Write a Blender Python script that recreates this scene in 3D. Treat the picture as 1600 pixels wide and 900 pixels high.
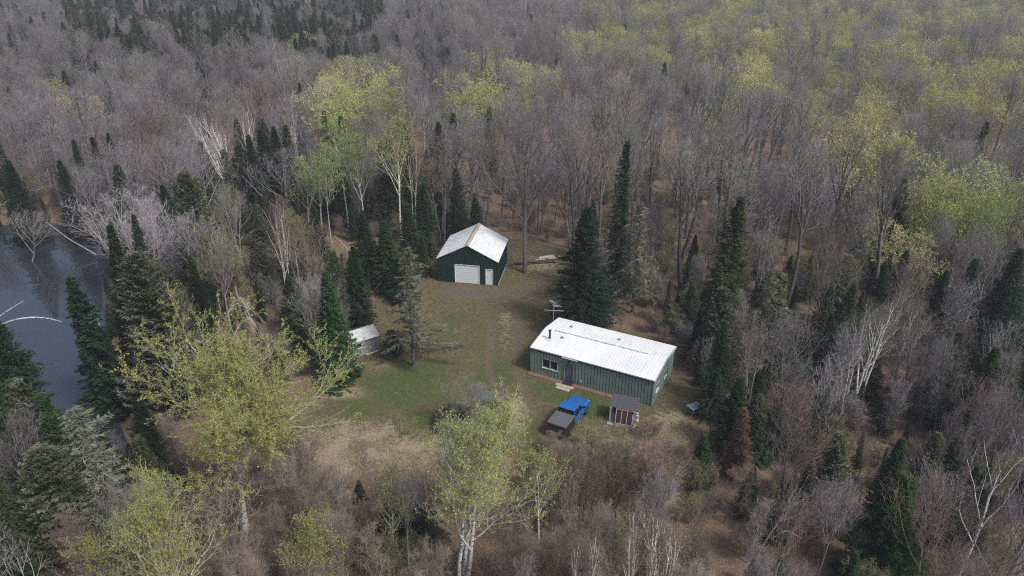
import bpy, math, random
import numpy as np
from mathutils import Matrix, Vector
for o in list(bpy.data.objects): bpy.data.objects.remove(o)
SC = bpy.context.scene
COL = SC.collection
# ------------------------------------------------------------------ camera
F, PIT, ROLL, CH = 1130.8, 0.45815, 0.006, 38.42      # focal length in px of a 1600 px wide picture, pitch, roll, height
cam_d = bpy.data.cameras.new('camera'); cam = bpy.data.objects.new('camera', cam_d); COL.objects.link(cam)
cam_d.sensor_width = 36; cam_d.lens = F * 36 / 1600; cam_d.clip_start = 0.5; cam_d.clip_end = 6000
fw = Vector((0, math.cos(PIT), -math.sin(PIT))); up = Vector((0, math.sin(PIT), math.cos(PIT))); rt = Vector((1, 0, 0))
c_, s_ = math.cos(ROLL), math.sin(ROLL)
rt2 = rt * c_ + up * s_; up2 = up * c_ - rt * s_
m = Matrix.Identity(4)
for i in range(3):
    m[i][0] = rt2[i]; m[i][1] = up2[i]; m[i][2] = -fw[i]
m[2][3] = CH
cam.matrix_world = m
SC.camera = cam
# ------------------------------------------------------------------ sky, sun, exposure
SUN_EL, SUN_AZ = math.radians(52), math.radians(128)      # azimuth clockwise from +Y: sun behind the camera's right shoulder
w = bpy.data.worlds.new('World'); SC.world = w; w.use_nodes = True
nt = w.node_tree; nt.nodes.clear()
sky = nt.nodes.new('ShaderNodeTexSky'); sky.sky_type = 'NISHITA'; sky.sun_disc = False
sky.sun_elevation = SUN_EL; sky.sun_rotation = SUN_AZ; sky.air_density = 1.0; sky.dust_density = 4.0; sky.ozone_density = 1.0
bg = nt.nodes.new('ShaderNodeBackground'); bg.inputs[1].default_value = 0.082
wo = nt.nodes.new('ShaderNodeOutputWorld')
nt.links.new(sky.outputs[0], bg.inputs[0]); nt.links.new(bg.outputs[0], wo.inputs[0])
sd = bpy.data.lights.new('sun', 'SUN'); sd.energy = 1.5; sd.angle = math.radians(11); sd.color = (1.0, 0.97, 0.93)
so = bpy.data.objects.new('sun', sd); COL.objects.link(so)
dirv = Vector((math.sin(SUN_AZ) * math.cos(SUN_EL), math.cos(SUN_AZ) * math.cos(SUN_EL), math.sin(SUN_EL)))
so.rotation_euler = dirv.to_track_quat('Z', 'Y').to_euler(); so.location = dirv * 60
SC.view_settings.view_transform = 'Standard'; SC.view_settings.look = 'None'; SC.view_settings.gamma = 1
SC.view_settings.use_curve_mapping = False
SC.view_settings.exposure = 0.82
SC.render.engine = 'CYCLES'
SC.cycles.max_bounces = 5; SC.cycles.diffuse_bounces = 2; SC.cycles.glossy_bounces = 3; SC.cycles.transmission_bounces = 4
SC.cycles.volume_bounces = 0; SC.cycles.use_denoising = False; SC.cycles.denoising_prefilter = 'NONE'; SC.cycles.filter_width = 1.1; SC.cycles.caustics_reflective = False; SC.cycles.caustics_refractive = False
# ------------------------------------------------------------------ helpers
def at(u, v, z=0.0):
    """the point at height z under pixel (u, v) of the 1600 x 900 photograph"""
    a, b = u - 800, v - 450
    a, b = c_ * a + s_ * b, -s_ * a + c_ * b
    d = (a, F * math.cos(PIT) - b * math.sin(PIT), -F * math.sin(PIT) - b * math.cos(PIT))
    t = (z - CH) / d[2]
    return np.array([d[0] * t, d[1] * t])
def pix(X, Y, Z):
    X, Y, Z = np.asarray(X, float), np.asarray(Y, float), np.asarray(Z, float) - CH
    cp, sp = math.cos(PIT), math.sin(PIT)
    d = Y * cp - Z * sp; a = X; b = Y * sp + Z * cp
    d = np.where(d < 1, 1, d)
    u = F * a / d; w_ = -F * b / d
    return 800 + c_ * u - s_ * w_, 450 + s_ * u + c_ * w_
def inpoly(u, v, poly):
    u = np.asarray(u, float); v = np.asarray(v, float); ins = np.zeros(u.shape, bool)
    n = len(poly)
    for i in range(n):
        x1, y1 = poly[i]; x2, y2 = poly[(i + 1) % n]
        c = ((y1 > v) != (y2 > v)) & (u < (x2 - x1) * (v - y1) / ((y2 - y1) if y2 != y1 else 1e-9) + x1)
        ins ^= c
    return ins
def edge_dist(u, v, poly):
    d = np.full(np.shape(u), 1e9)
    n = len(poly)
    for i in range(n):
        x1, y1 = poly[i]; x2, y2 = poly[(i + 1) % n]
        dx, dy = x2 - x1, y2 - y1
        t = np.clip(((u - x1) * dx + (v - y1) * dy) / (dx * dx + dy * dy + 1e-9), 0, 1)
        d = np.minimum(d, np.hypot(u - x1 - t * dx, v - y1 - t * dy))
    return d
class Geo:
    """collects polygons of three or four corners and links them as one mesh"""
    def __init__(s): s.V = []; s.P = []; s.n = 0
    def add(s, V, *polys):
        V = np.asarray(V, np.float32).reshape(-1, 3)
        for p in polys:
            p = np.asarray(p, np.int32)
            if len(p): s.P.append(p + s.n)
        s.V.append(V); s.n += len(V)
    def mesh(s, name, mats, smooth=False):
        me = bpy.data.meshes.new(name)
        V = np.concatenate(s.V) if s.V else np.zeros((0, 3), np.float32)
        loops = np.concatenate([p.ravel() for p in s.P]); tot = np.concatenate([np.full(len(p), p.shape[1], np.int32) for p in s.P])
        st = np.concatenate([[0], np.cumsum(tot)[:-1]]).astype(np.int32)
        me.vertices.add(len(V)); me.vertices.foreach_set('co', V.ravel())
        me.loops.add(len(loops)); me.loops.foreach_set('vertex_index', loops)
        me.polygons.add(len(tot)); me.polygons.foreach_set('loop_start', st); me.polygons.foreach_set('loop_total', tot)
        me.update(calc_edges=True)
        me.polygons.foreach_set('use_smooth', np.full(len(tot), smooth))
        for mt in (mats if isinstance(mats, (list, tuple)) else [mats]): me.materials.append(mt)
        return me
    def box(s, x0, x1, y0, y1, z0, z1):
        v = [(x0, y0, z0), (x1, y0, z0), (x1, y1, z0), (x0, y1, z0), (x0, y0, z1), (x1, y0, z1), (x1, y1, z1), (x0, y1, z1)]
        s.add(v, [(0, 3, 2, 1), (4, 5, 6, 7), (0, 1, 5, 4), (1, 2, 6, 5), (2, 3, 7, 6), (3, 0, 4, 7)]); return s
    def hexa(s, b, t):
        """solid between the quads b (bottom) and t (top), both counter-clockwise seen from above"""
        s.add(list(b) + list(t), [(3, 2, 1, 0), (4, 5, 6, 7), (0, 1, 5, 4), (1, 2, 6, 5), (2, 3, 7, 6), (3, 0, 4, 7)]); return s
    def prism(s, prof, y0, y1):
        """extrude the xz outline (counter-clockwise seen from -y) from y0 to y1"""
        n = len(prof); v = [(x, y0, z) for x, z in prof] + [(x, y1, z) for x, z in prof]
        s.add(v, [(i, (i + 1) % n, n + (i + 1) % n, n + i) for i in range(n)])
        c0 = [(0, i, i + 1) for i in range(1, n - 1)]
        s.add(v, c0, [(n, n + k, n + j) for _, j, k in c0]); return s
    def tubes(s, P, R, S=3):
        P = np.asarray(P, float); R = np.asarray(R, float)
        N, K, _ = P.shape
        T = np.empty_like(P); T[:, 1:-1] = P[:, 2:] - P[:, :-2]; T[:, 0] = P[:, 1] - P[:, 0]; T[:, -1] = P[:, -1] - P[:, -2]
        T /= np.linalg.norm(T, axis=2, keepdims=True) + 1e-9
        ref = np.where(np.abs(T[:, :1, 2:3]) > .8, [[[1., 0, 0]]], [[[0, 0, 1.]]]); ref = np.broadcast_to(ref, T.shape)
        A = np.cross(T, ref); A /= np.linalg.norm(A, axis=2, keepdims=True) + 1e-9; B = np.cross(T, A)
        th = np.arange(S) * 2 * np.pi / S
        V = P[:, :, None] + R[:, :, None, None] * (np.cos(th)[None, None, :, None] * A[:, :, None] + np.sin(th)[None, None, :, None] * B[:, :, None])
        b = (np.arange(N)[:, None, None] * K + np.arange(K - 1)[None, :, None]) * S; j = np.arange(S)[None, None, :]; j2 = (j + 1) % S
        q = np.stack([b + j, b + j2, b + S + j2, b + S + j], -1).reshape(-1, 4)
        s.add(V, q); return s
    def tube(s, pts, rad, S=8, caps=True):
        pts = np.asarray(pts, float); rad = np.full(len(pts), rad) if np.isscalar(rad) else np.asarray(rad, float)
        if caps:
            e0 = pts[0] - (pts[1] - pts[0]) * 1e-4; e1 = pts[-1] + (pts[-1] - pts[-2]) * 1e-4
            pts = np.vstack([[e0], pts, [e1]]); rad = np.concatenate([[1e-4], rad, [1e-4]])
        return s.tubes(pts[None], rad[None], S)
    def spikes(s, B, D, r):
        """thin three-sided tapering twigs from B along D"""
        N = len(B); T = D / (np.linalg.norm(D, axis=1, keepdims=True) + 1e-9)
        ref = np.where(np.abs(T[:, 2:3]) > .8, [[1., 0, 0]], [[0, 0, 1.]])
        A = np.cross(T, ref); A /= np.linalg.norm(A, axis=1, keepdims=True) + 1e-9; C = np.cross(T, A)
        r = np.broadcast_to(np.asarray(r, float).reshape(-1, 1), (N, 1))
        V = np.stack([B + A * r, B - A * r * .5 + C * r * .87, B - A * r * .5 - C * r * .87, B + D], 1)
        b = np.arange(N)[:, None] * 4
        s.add(V, np.concatenate([b + [0, 1, 3], b + [1, 2, 3], b + [2, 0, 3]])); return s
    def leaves(s, C, size, rng, flat=0.0):
        N = len(C); a = rng.normal(size=(N, 3)); a[:, 2] *= 1 - flat; a /= np.linalg.norm(a, axis=1, keepdims=True)
        b = rng.normal(size=(N, 3)); b[:, 2] *= 1 - flat; b -= (a * b).sum(1, keepdims=True) * a; b /= np.linalg.norm(b, axis=1, keepdims=True)
        z = (size * rng.uniform(.35, 1.5, N))[:, None]
        V = np.stack([C - a * z, C - b * z * .6, C + a * z, C + b * z * .6], 1)
        s.add(V, np.arange(N)[:, None] * 4 + [0, 1, 2, 3]); return s
def tag(o, label=None, cat=None, group=None, kind=None):
    if label: o['label'] = label
    if cat: o['category'] = cat
    if group: o['group'] = group
    if kind: o['kind'] = kind
    return o
def link(name, me, parent=None, color=None):
    o = bpy.data.objects.new(name, me); COL.objects.link(o)
    if parent: o.parent = parent
    if color is not None: o.color = (*color, 1)
    return o
def empty(name, loc, rz=0.0, label=None, cat=None, group=None):
    o = bpy.data.objects.new(name, None); COL.objects.link(o); o.location = loc; o.rotation_euler = (0, 0, rz); o.empty_display_size = .3
    return tag(o, label, cat, group)
def part(name, g, mat, parent=None, label=None, smooth=False):
    o = link(name, g.mesh(name, mat, smooth), parent)
    if label: o['label'] = label
    return o
# ------------------------------------------------------------------ materials
def mat_new(name):
    mt = bpy.data.materials.new(name); mt.use_nodes = True; mt.node_tree.nodes.clear()
    return mt, mt.node_tree, (lambda k, **kw: _node(mt.node_tree, k, **kw))
def _node(t, k, **kw):
    n = t.nodes.new(k)
    for a, b in kw.items(): setattr(n, a, b)
    return n
def plain(name, col, rough=.6, metal=0.0, var=.15, scale=3.0, spec=.5, bump=0.0):
    mt, t, N = mat_new(name)
    p = N('ShaderNodeBsdfPrincipled'); o = N('ShaderNodeOutputMaterial'); tc = N('ShaderNodeTexCoord'); nz = N('ShaderNodeTexNoise')
    nz.inputs['Scale'].default_value = scale; nz.inputs['Detail'].default_value = 8; nz.inputs['Roughness'].default_value = .65
    mr = N('ShaderNodeMapRange'); mr.inputs[1].default_value = .3; mr.inputs[2].default_value = .7; mr.inputs[3].default_value = 1 - var; mr.inputs[4].default_value = 1 + var
    mx = N('ShaderNodeVectorMath', operation='SCALE'); mx.inputs[0].default_value = col
    t.links.new(tc.outputs['Object'], nz.inputs['Vector']); t.links.new(nz.outputs['Fac'], mr.inputs[0]); t.links.new(mr.outputs[0], mx.inputs['Scale'])
    t.links.new(mx.outputs[0], p.inputs['Base Color']); p.inputs['Roughness'].default_value = rough; p.inputs['Metallic'].default_value = metal
    p.inputs['Specular IOR Level'].default_value = spec
    if bump:
        b = N('ShaderNodeBump'); b.inputs['Strength'].default_value = bump; t.links.new(nz.outputs['Fac'], b.inputs['Height']); t.links.new(b.outputs[0], p.inputs['Normal'])
    t.links.new(p.outputs[0], o.inputs[0])
    return mt
def tree_mat(name, scale=1.5, var=.3, translucent=0.0, streak=False, tint=None, tint_scale=.5):
    """colour comes from the object's own colour, with noise patches"""
    mt, t, N = mat_new(name)
    oi = N('ShaderNodeObjectInfo'); tc = N('ShaderNodeTexCoord'); nz = N('ShaderNodeTexNoise'); o = N('ShaderNodeOutputMaterial')
    nz.inputs['Scale'].default_value = scale; nz.inputs['Detail'].default_value = 4
    mr = N('ShaderNodeMapRange'); mr.inputs[1].default_value = .3; mr.inputs[2].default_value = .7; mr.inputs[3].default_value = 1 - var; mr.inputs[4].default_value = 1 + var
    mr2 = N('ShaderNodeMapRange'); mr2.inputs[3].default_value = .82; mr2.inputs[4].default_value = 1.18
    mu = N('ShaderNodeMath', operation='MULTIPLY'); sc = N('ShaderNodeVectorMath', operation='SCALE')
    t.links.new(tc.outputs['Object'], nz.inputs['Vector']); t.links.new(nz.outputs['Fac'], mr.inputs[0]); t.links.new(oi.outputs['Random'], mr2.inputs[0])
    t.links.new(mr.outputs[0], mu.inputs[0]); t.links.new(mr2.outputs[0], mu.inputs[1])
    src = oi.outputs['Color']
    if tint is not None:
        n2 = N('ShaderNodeTexNoise'); n2.inputs['Scale'].default_value = tint_scale; n2.inputs['Detail'].default_value = 3
        m3 = N('ShaderNodeMapRange'); m3.inputs[1].default_value = .42; m3.inputs[2].default_value = .62
        mx = N('ShaderNodeMix', data_type='RGBA'); mx.inputs['B'].default_value = (*tint, 1)
        t.links.new(tc.outputs['Object'], n2.inputs['Vector']); t.links.new(n2.outputs['Fac'], m3.inputs[0]); t.links.new(m3.outputs[0], mx.inputs['Factor']); t.links.new(src, mx.inputs['A'])
        src = mx.outputs['Result']
    if streak:
        mp = N('ShaderNodeMapping'); mp.inputs['Scale'].default_value = (3, 3, 9); n4 = N('ShaderNodeTexNoise'); n4.inputs['Scale'].default_value = 1.0; n4.inputs['Detail'].default_value = 5
        m4 = N('ShaderNodeMapRange'); m4.inputs[1].default_value = .56; m4.inputs[2].default_value = .64
        mx = N('ShaderNodeMix', data_type='RGBA'); mx.inputs['B'].default_value = (.07, .06, .055, 1)
        t.links.new(tc.outputs['Object'], mp.inputs[0]); t.links.new(mp.outputs[0], n4.inputs['Vector']); t.links.new(n4.outputs['Fac'], m4.inputs[0]); t.links.new(m4.outputs[0], mx.inputs['Factor']); t.links.new(src, mx.inputs['A'])
        src = mx.outputs['Result']
    t.links.new(src, sc.inputs[0]); t.links.new(mu.outputs[0], sc.inputs['Scale'])
    d = N('ShaderNodeBsdfDiffuse'); t.links.new(sc.outputs[0], d.inputs[0])
    if translucent:
        tr = N('ShaderNodeBsdfTranslucent'); t.links.new(sc.outputs[0], tr.inputs[0]); ms = N('ShaderNodeMixShader'); ms.inputs[0].default_value = translucent
        t.links.new(d.outputs[0], ms.inputs[1]); t.links.new(tr.outputs[0], ms.inputs[2]); t.links.new(ms.outputs[0], o.inputs[0])
    else: t.links.new(d.outputs[0], o.inputs[0])
    return mt
M = dict(
    bark=tree_mat('bark', 2.5, .35), birch=tree_mat('birch bark', 1.2, .12, streak=True), twig=tree_mat('twigs', .6, .2),
    leaf=tree_mat('young leaves', .5, .22, .35), needle=tree_mat('needles', 1.1, .38, .1, tint=None),
    lichen=tree_mat('needles and lichen', 1.1, .3, .1, tint=(.19, .2, .15), tint_scale=.9),
)
# ------------------------------------------------------------------ ground
CLEAR = [(560, 520), (590, 450), (680, 430), (690, 400), (715, 375), (800, 372), (880, 385), (905, 440), (870, 490), (900, 500), (1000, 520), (1062, 545), (1075, 600), (1112, 620), (1108, 662), (1040, 692), (900, 706), (700, 722), (600, 742), (480, 745), (462, 660), (530, 600), (560, 572), (545, 545)]
VISIBLE = [(585, 500), (600, 450), (678, 440), (678, 385), (752, 342), (800, 365), (806, 400), (880, 396), (872, 490), (1000, 510), (1066, 535), (1066, 615), (1112, 635), (1075, 682), (1000, 690), (860, 690), (830, 706), (760, 650), (700, 655), (640, 690), (500, 690), (510, 640), (600, 590), (545, 570), (545, 500)]
PONDV = [(0, 356), (140, 356), (150, 400), (120, 420), (110, 480), (95, 600), (55, 600), (30, 560), (0, 520)]
SHOW = [(75, [(930, 225), (1012, 225), (1012, 480), (930, 480)]), (92, [(460, 190), (640, 180), (650, 380), (480, 380)]), (100, [(320, 150), (395, 140), (400, 295), (325, 290)]), (68, [(405, 300), (455, 300), (455, 500), (410, 500)]), (70, [(880, 330), (975, 330), (1000, 500), (870, 490)]), (53, [(1350, 440), (1440, 440), (1430, 590), (1350, 590)]), (80, [(120, 290), (260, 290), (250, 400), (140, 420)]), (60, [(480, 420), (545, 420), (550, 560), (490, 560)]), (84, [(765, 140), (880, 140), (860, 400), (790, 400)])] + [(58, q) for q in [[(240, 560), (360, 500), (520, 560), (490, 630), (400, 710), (270, 690)], [(630, 700), (700, 640), (790, 640), (830, 760), (740, 850), (640, 820)], [(1090, 640), (1140, 590), (1240, 640), (1230, 720), (1100, 720)], [(80, 420), (240, 400), (260, 640), (90, 660)], [(545, 690), (600, 690), (600, 760), (540, 760)], [(1380, 760), (1420, 740), (1460, 850), (1340, 870)]]]
PONDPX = [(-130, 356), (0, 354), (60, 346), (120, 352), (165, 395), (178, 450), (165, 520), (155, 600), (190, 680), (182, 722), (120, 742), (60, 700), (10, 640), (-60, 600), (-190, 520), (-260, 420)]
POND = [tuple(at(*p)) for p in PONDPX]
def axis(lo, hi, step, far, grow):
    a = list(np.arange(lo, hi + 1e-6, step)); s = step
    while a[-1] < far: s *= grow; a.append(a[-1] + s)
    s = step
    while a[0] > -far: s *= grow; a.insert(0, a[0] - s)
    return np.array(a)
gx = axis(-80, 34, .4, 3000, 1.16); gy = axis(30, 106, .4, 3000, 1.16)
GX, GY = np.meshgrid(gx, gy)
pu, pv = pix(GX, GY, 0 * GX)
pv = np.where(GY < 8, 5000, pv)
_r = np.random.default_rng(5)
def vnoise(x, y, s, seed):
    r = np.random.default_rng(seed).random((64, 64)); fx, fy = x / s, y / s
    ix, iy = np.floor(fx).astype(int), np.floor(fy).astype(int); a, b = fx - ix, fy - iy; a = a * a * (3 - 2 * a); b = b * b * (3 - 2 * b)
    g = lambda i, j: r[i % 64, j % 64]
    return (g(ix, iy) * (1 - a) + g(ix + 1, iy) * a) * (1 - b) + (g(ix, iy + 1) * (1 - a) + g(ix + 1, iy + 1) * a) * b
inp = inpoly(GX, GY, POND); dpn = edge_dist(GX, GY, POND) + .6 * (vnoise(GX, GY, 2.1, 3) - .5)
sd_ = np.where(inp, -dpn, dpn)
clr = inpoly(pu, pv, CLEAR); dcl = edge_dist(GX, GY, [tuple(at(*p)) for p in CLEAR])
out = np.where(clr, 0, np.clip((dcl - 1) / 8, 0, 1))
GZ = .7 * (vnoise(GX, GY, 9, 1) - .5) * out + .25 * (vnoise(GX, GY, 2.6, 2) - .5) * out + .05 * (vnoise(GX, GY, 1.7, 7) - .5)
bank = np.clip((sd_ + 1.2) / 3.2, 0, 1); bank = bank * bank * (3 - 2 * bank)
GZ = (GZ) * bank + (-1.3) * (1 - bank)
def blob(lst):
    m_ = np.zeros(GX.shape)
    for u, v, ru, rv, a in lst: m_ = np.maximum(m_, a * np.clip(1.35 - np.hypot((pu - u) / ru, (pv - v) / rv), 0, 1))
    return m_
def capsule(pts, wd, a):
    m_ = np.zeros(GX.shape); q = [at(*p) for p in pts]
    for (x1, y1), (x2, y2) in zip(q[:-1], q[1:]):
        dx, dy = x2 - x1, y2 - y1; t_ = np.clip(((GX - x1) * dx + (GY - y1) * dy) / (dx * dx + dy * dy), 0, 1)
        m_ = np.maximum(m_, a * np.clip(1.4 - np.hypot(GX - x1 - t_ * dx, GY - y1 - t_ * dy) / wd, 0, 1))
    return m_
grass = blob([(640, 600, 105, 42, .95), (655, 655, 30, 17, 1.2), (645, 575, 50, 14, 1.2), (885, 612, 62, 20, 1.1), (770, 585, 70, 40, .6), (720, 525, 90, 60, .48), (560, 640, 60, 26, .7), (940, 640, 60, 26, .9), (830, 690, 40, 60, .7), (850, 570, 60, 20, .5), (900, 690, 60, 40, .55)])
tan = blob([(550, 700, 100, 50, 1), (640, 720, 110, 45, 1), (810, 650, 28, 45, .8), (790, 510, 14, 50, .45), (1040, 680, 60, 34, .95), (545, 612, 45, 16, .8), (900, 770, 240, 70, .8), (600, 575, 34, 16, .7), (845, 415, 45, 18, .6), (960, 700, 90, 30, .5), (720, 640, 20, 20, .7)])
dirt = np.maximum.reduce([blob([(735, 457, 62, 12, 1.1)]), capsule([(740, 462), (800, 468), (850, 446), (885, 425), (905, 410)], .55, .9), capsule([(790, 455), (840, 436), (885, 410), (905, 398)], .55, .9), capsule([(752, 466), (768, 520), (762, 580), (790, 640)], .5, .75), capsule([(800, 468), (812, 520), (806, 580), (832, 640)], .5, .75), blob([(1050, 560, 40, 60, .6), (1090, 600, 30, 20, .6)])])
g = Geo(); ny, nx = GX.shape
idx = np.arange(ny * nx).reshape(ny, nx)
g.add(np.stack([GX, GY, GZ], -1), np.stack([idx[:-1, :-1], idx[:-1, 1:], idx[1:, 1:], idx[1:, :-1]], -1).reshape(-1, 4))
def ground_mat():
    mt, t, N = mat_new('forest floor'); L = t.links.new
    at_ = N('ShaderNodeAttribute', attribute_name='zones'); sx = N('ShaderNodeSeparateColor'); L(at_.outputs['Color'], sx.inputs[0])
    tc = N('ShaderNodeTexCoord')
    def noise(sc, det=8, ro=.65):
        n = N('ShaderNodeTexNoise'); n.inputs['Scale'].default_value = sc; n.inputs['Detail'].default_value = det; n.inputs['Roughness'].default_value = ro; L(tc.outputs['Object'], n.inputs['Vector']); return n.outputs['Fac']
    def rng_(x, a, b, c=0., d=1.):
        n = N('ShaderNodeMapRange'); L(x, n.inputs[0]); n.inputs[1].default_value = a; n.inputs[2].default_value = b; n.inputs[3].default_value = c; n.inputs[4].default_value = d; return n.outputs[0]
    def mix(f, a, b):
        n = N('ShaderNodeMix', data_type='RGBA')
        if isinstance(f, float): n.inputs[0].default_value = f
        else: L(f, n.inputs[0])
        for k, x in (('A', a), ('B', b)):
            if isinstance(x, tuple): n.inputs[k].default_value = (*x, 1)
            else: L(x, n.inputs[k])
        return n.outputs['Result']
    def mth(op, a, b):
        n = N('ShaderNodeMath', operation=op)
        for i, x in enumerate((a, b)):
            if isinstance(x, (int, float)): n.inputs[i].default_value = x
            else: L(x, n.inputs[i])
        return n.outputs[0]
    n1, n2, n3, n4 = noise(.35), noise(2.2), noise(9., 6, .75), noise(30., 3, .7)
    litter = mix(rng_(n3, .35, .65), (.12, .083, .062), (.35, .245, .18)); litter = mix(rng_(n2, .4, .7, 0, .6), litter, (.15, .115, .075))
    litter = mix(rng_(n4, .5, .75, 0, .6), litter, (.34, .26, .19)); litter = mix(rng_(n1, .5, .68, 0, .5), litter, (.085, .08, .045))
    olive = mix(rng_(n2, .4, .6), (.10, .092, .044), (.21, .16, .10)); olive = mix(rng_(n3, .45, .62, 0, .8), olive, (.06, .072, .026)); olive = mix(rng_(n4, .52, .7, 0, .7), olive, (.24, .185, .12))
    tanc = mix(rng_(n3, .35, .65), (.24, .195, .12), (.44, .37, .25)); tanc = mix(rng_(n2, .5, .65, 0, .5), tanc, (.16, .135, .07))
    green = mix(rng_(n3, .38, .62), (.036, .078, .018), (.10, .14, .042)); green = mix(rng_(n2, .5, .62, 0, .7), green, (.15, .125, .065))
    dirtc = mix(rng_(n3, .35, .65), (.10, .08, .064), (.20, .155, .12))
    jit = mth('ADD', mth('MULTIPLY', mth('SUBTRACT', n1, .5), 1.0), mth('ADD', mth('MULTIPLY', mth('SUBTRACT', n2, .5), 1.6), mth('MULTIPLY', mth('SUBTRACT', n3, .5), .9)))
    def fac(x): return rng_(mth('ADD', x, mth('MULTIPLY', jit, 1.5)), .38, .66)
    cl = N('ShaderNodeAttribute', attribute_name='open')
    c = mix(rng_(mth('ADD', cl.outputs['Fac'], mth('MULTIPLY', jit, .6)), .3, .7), litter, olive)
    c = mix(fac(sx.outputs['Green']), c, tanc); c = mix(mth('MULTIPLY', fac(sx.outputs['Red']), .85), c, green); c = mix(rng_(mth('ADD', sx.outputs['Blue'], mth('MULTIPLY', jit, .5)), .3, .8), c, dirtc)
    p = N('ShaderNodeBsdfPrincipled'); p.inputs['Roughness'].default_value = .95; p.inputs['Specular IOR Level'].default_value = .15; L(c, p.inputs['Base Color'])
    b = N('ShaderNodeBump'); b.inputs['Strength'].default_value = .8; b.inputs['Distance'].default_value = .12; L(mth('ADD', n3, mth('MULTIPLY', n4, .5)), b.inputs['Height']); L(b.outputs[0], p.inputs['Normal'])
    o = N('ShaderNodeOutputMaterial'); L(p.outputs[0], o.inputs[0]); return mt
gm = g.mesh('ground', ground_mat(), True)
ca = gm.color_attributes.new('zones', 'FLOAT_COLOR', 'POINT')
ca.data.foreach_set('color', np.stack([grass, tan, dirt, np.ones_like(dirt)], -1).astype(np.float32).ravel())
oa = gm.attributes.new('open', 'FLOAT', 'POINT')
dsg = np.where(clr, 1, -1) * dcl
oa.data.foreach_set('value', np.clip(.5 + dsg / 3, 0, 1).astype(np.float32).ravel())
tag(link('ground', gm), kind='structure')
# pond water
mt, t, N = mat_new('pond water')
p = N('ShaderNodeBsdfPrincipled'); p.inputs['Base Color'].default_value = (.034, .039, .054, 1); p.inputs['Roughness'].default_value = .02; p.inputs['IOR'].default_value = 2.0
nz = N('ShaderNodeTexNoise'); nz.inputs['Scale'].default_value = .9; nz.inputs['Detail'].default_value = 3; b = N('ShaderNodeBump'); b.inputs['Strength'].default_value = .02; b.inputs['Distance'].default_value = .03
tc = N('ShaderNodeTexCoord'); t.links.new(tc.outputs['Object'], nz.inputs['Vector']); t.links.new(nz.outputs['Fac'], b.inputs['Height']); t.links.new(b.outputs[0], p.inputs['Normal'])
o = N('ShaderNodeOutputMaterial'); t.links.new(p.outputs[0], o.inputs[0])
g = Geo(); pc = np.mean(POND, 0); big = [(pc[0] + (x - pc[0]) * 1.06, pc[1] + (y - pc[1]) * 1.06, -.42) for x, y in POND]
g.add([(pc[0], pc[1], -.42)] + big, [(0, 1 + (i + 1) % len(big), 1 + i) for i in range(len(big))])
tag(part('pond_water', g, mt), kind='structure')
# ------------------------------------------------------------------ long green house
def roof_mat():
    mt, t, N = mat_new('weathered white roof steel'); L = t.links.new
    tc = N('ShaderNodeTexCoord'); p = N('ShaderNodeBsdfPrincipled'); o = N('ShaderNodeOutputMaterial')
    def nz(scl, sc, det, a, b, c, d):
        mp = N('ShaderNodeMapping'); mp.inputs['Scale'].default_value = scl; n = N('ShaderNodeTexNoise'); n.inputs['Scale'].default_value = sc; n.inputs['Detail'].default_value = det
        m_ = N('ShaderNodeMapRange'); [setattr(m_.inputs[i + 1], 'default_value', q) for i, q in enumerate((a, b, c, d))]
        L(tc.outputs['Object'], mp.inputs[0]); L(mp.outputs[0], n.inputs['Vector']); L(n.outputs['Fac'], m_.inputs[0]); return m_.outputs[0]
    def mx(f, a, b):
        n = N('ShaderNodeMix', data_type='RGBA'); L(f, n.inputs[0])
        for k, x in (('A', a), ('B', b)):
            if isinstance(x, tuple): n.inputs[k].default_value = (*x, 1)
            else: L(x, n.inputs[k])
        return n.outputs['Result']
    c = mx(nz((1, 1, 1), .5, 4, .35, .7, 0, 1), (.80, .82, .83), (.69, .72, .74))
    c = mx(nz((3.3, .35, 1), 1.0, 5, .52, .75, 0, .4), c, (.48, .49, .49))       # sheets and run-off streaks
    c = mx(nz((1, 1, 1), 4.5, 4, .7, .76, 0, .6), c, (.45, .39, .30))           # rust spots and leaf litter
    L(c, p.inputs['Base Color']); p.inputs['Roughness'].default_value = .45; L(p.outputs[0], o.inputs[0]); return mt
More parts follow.
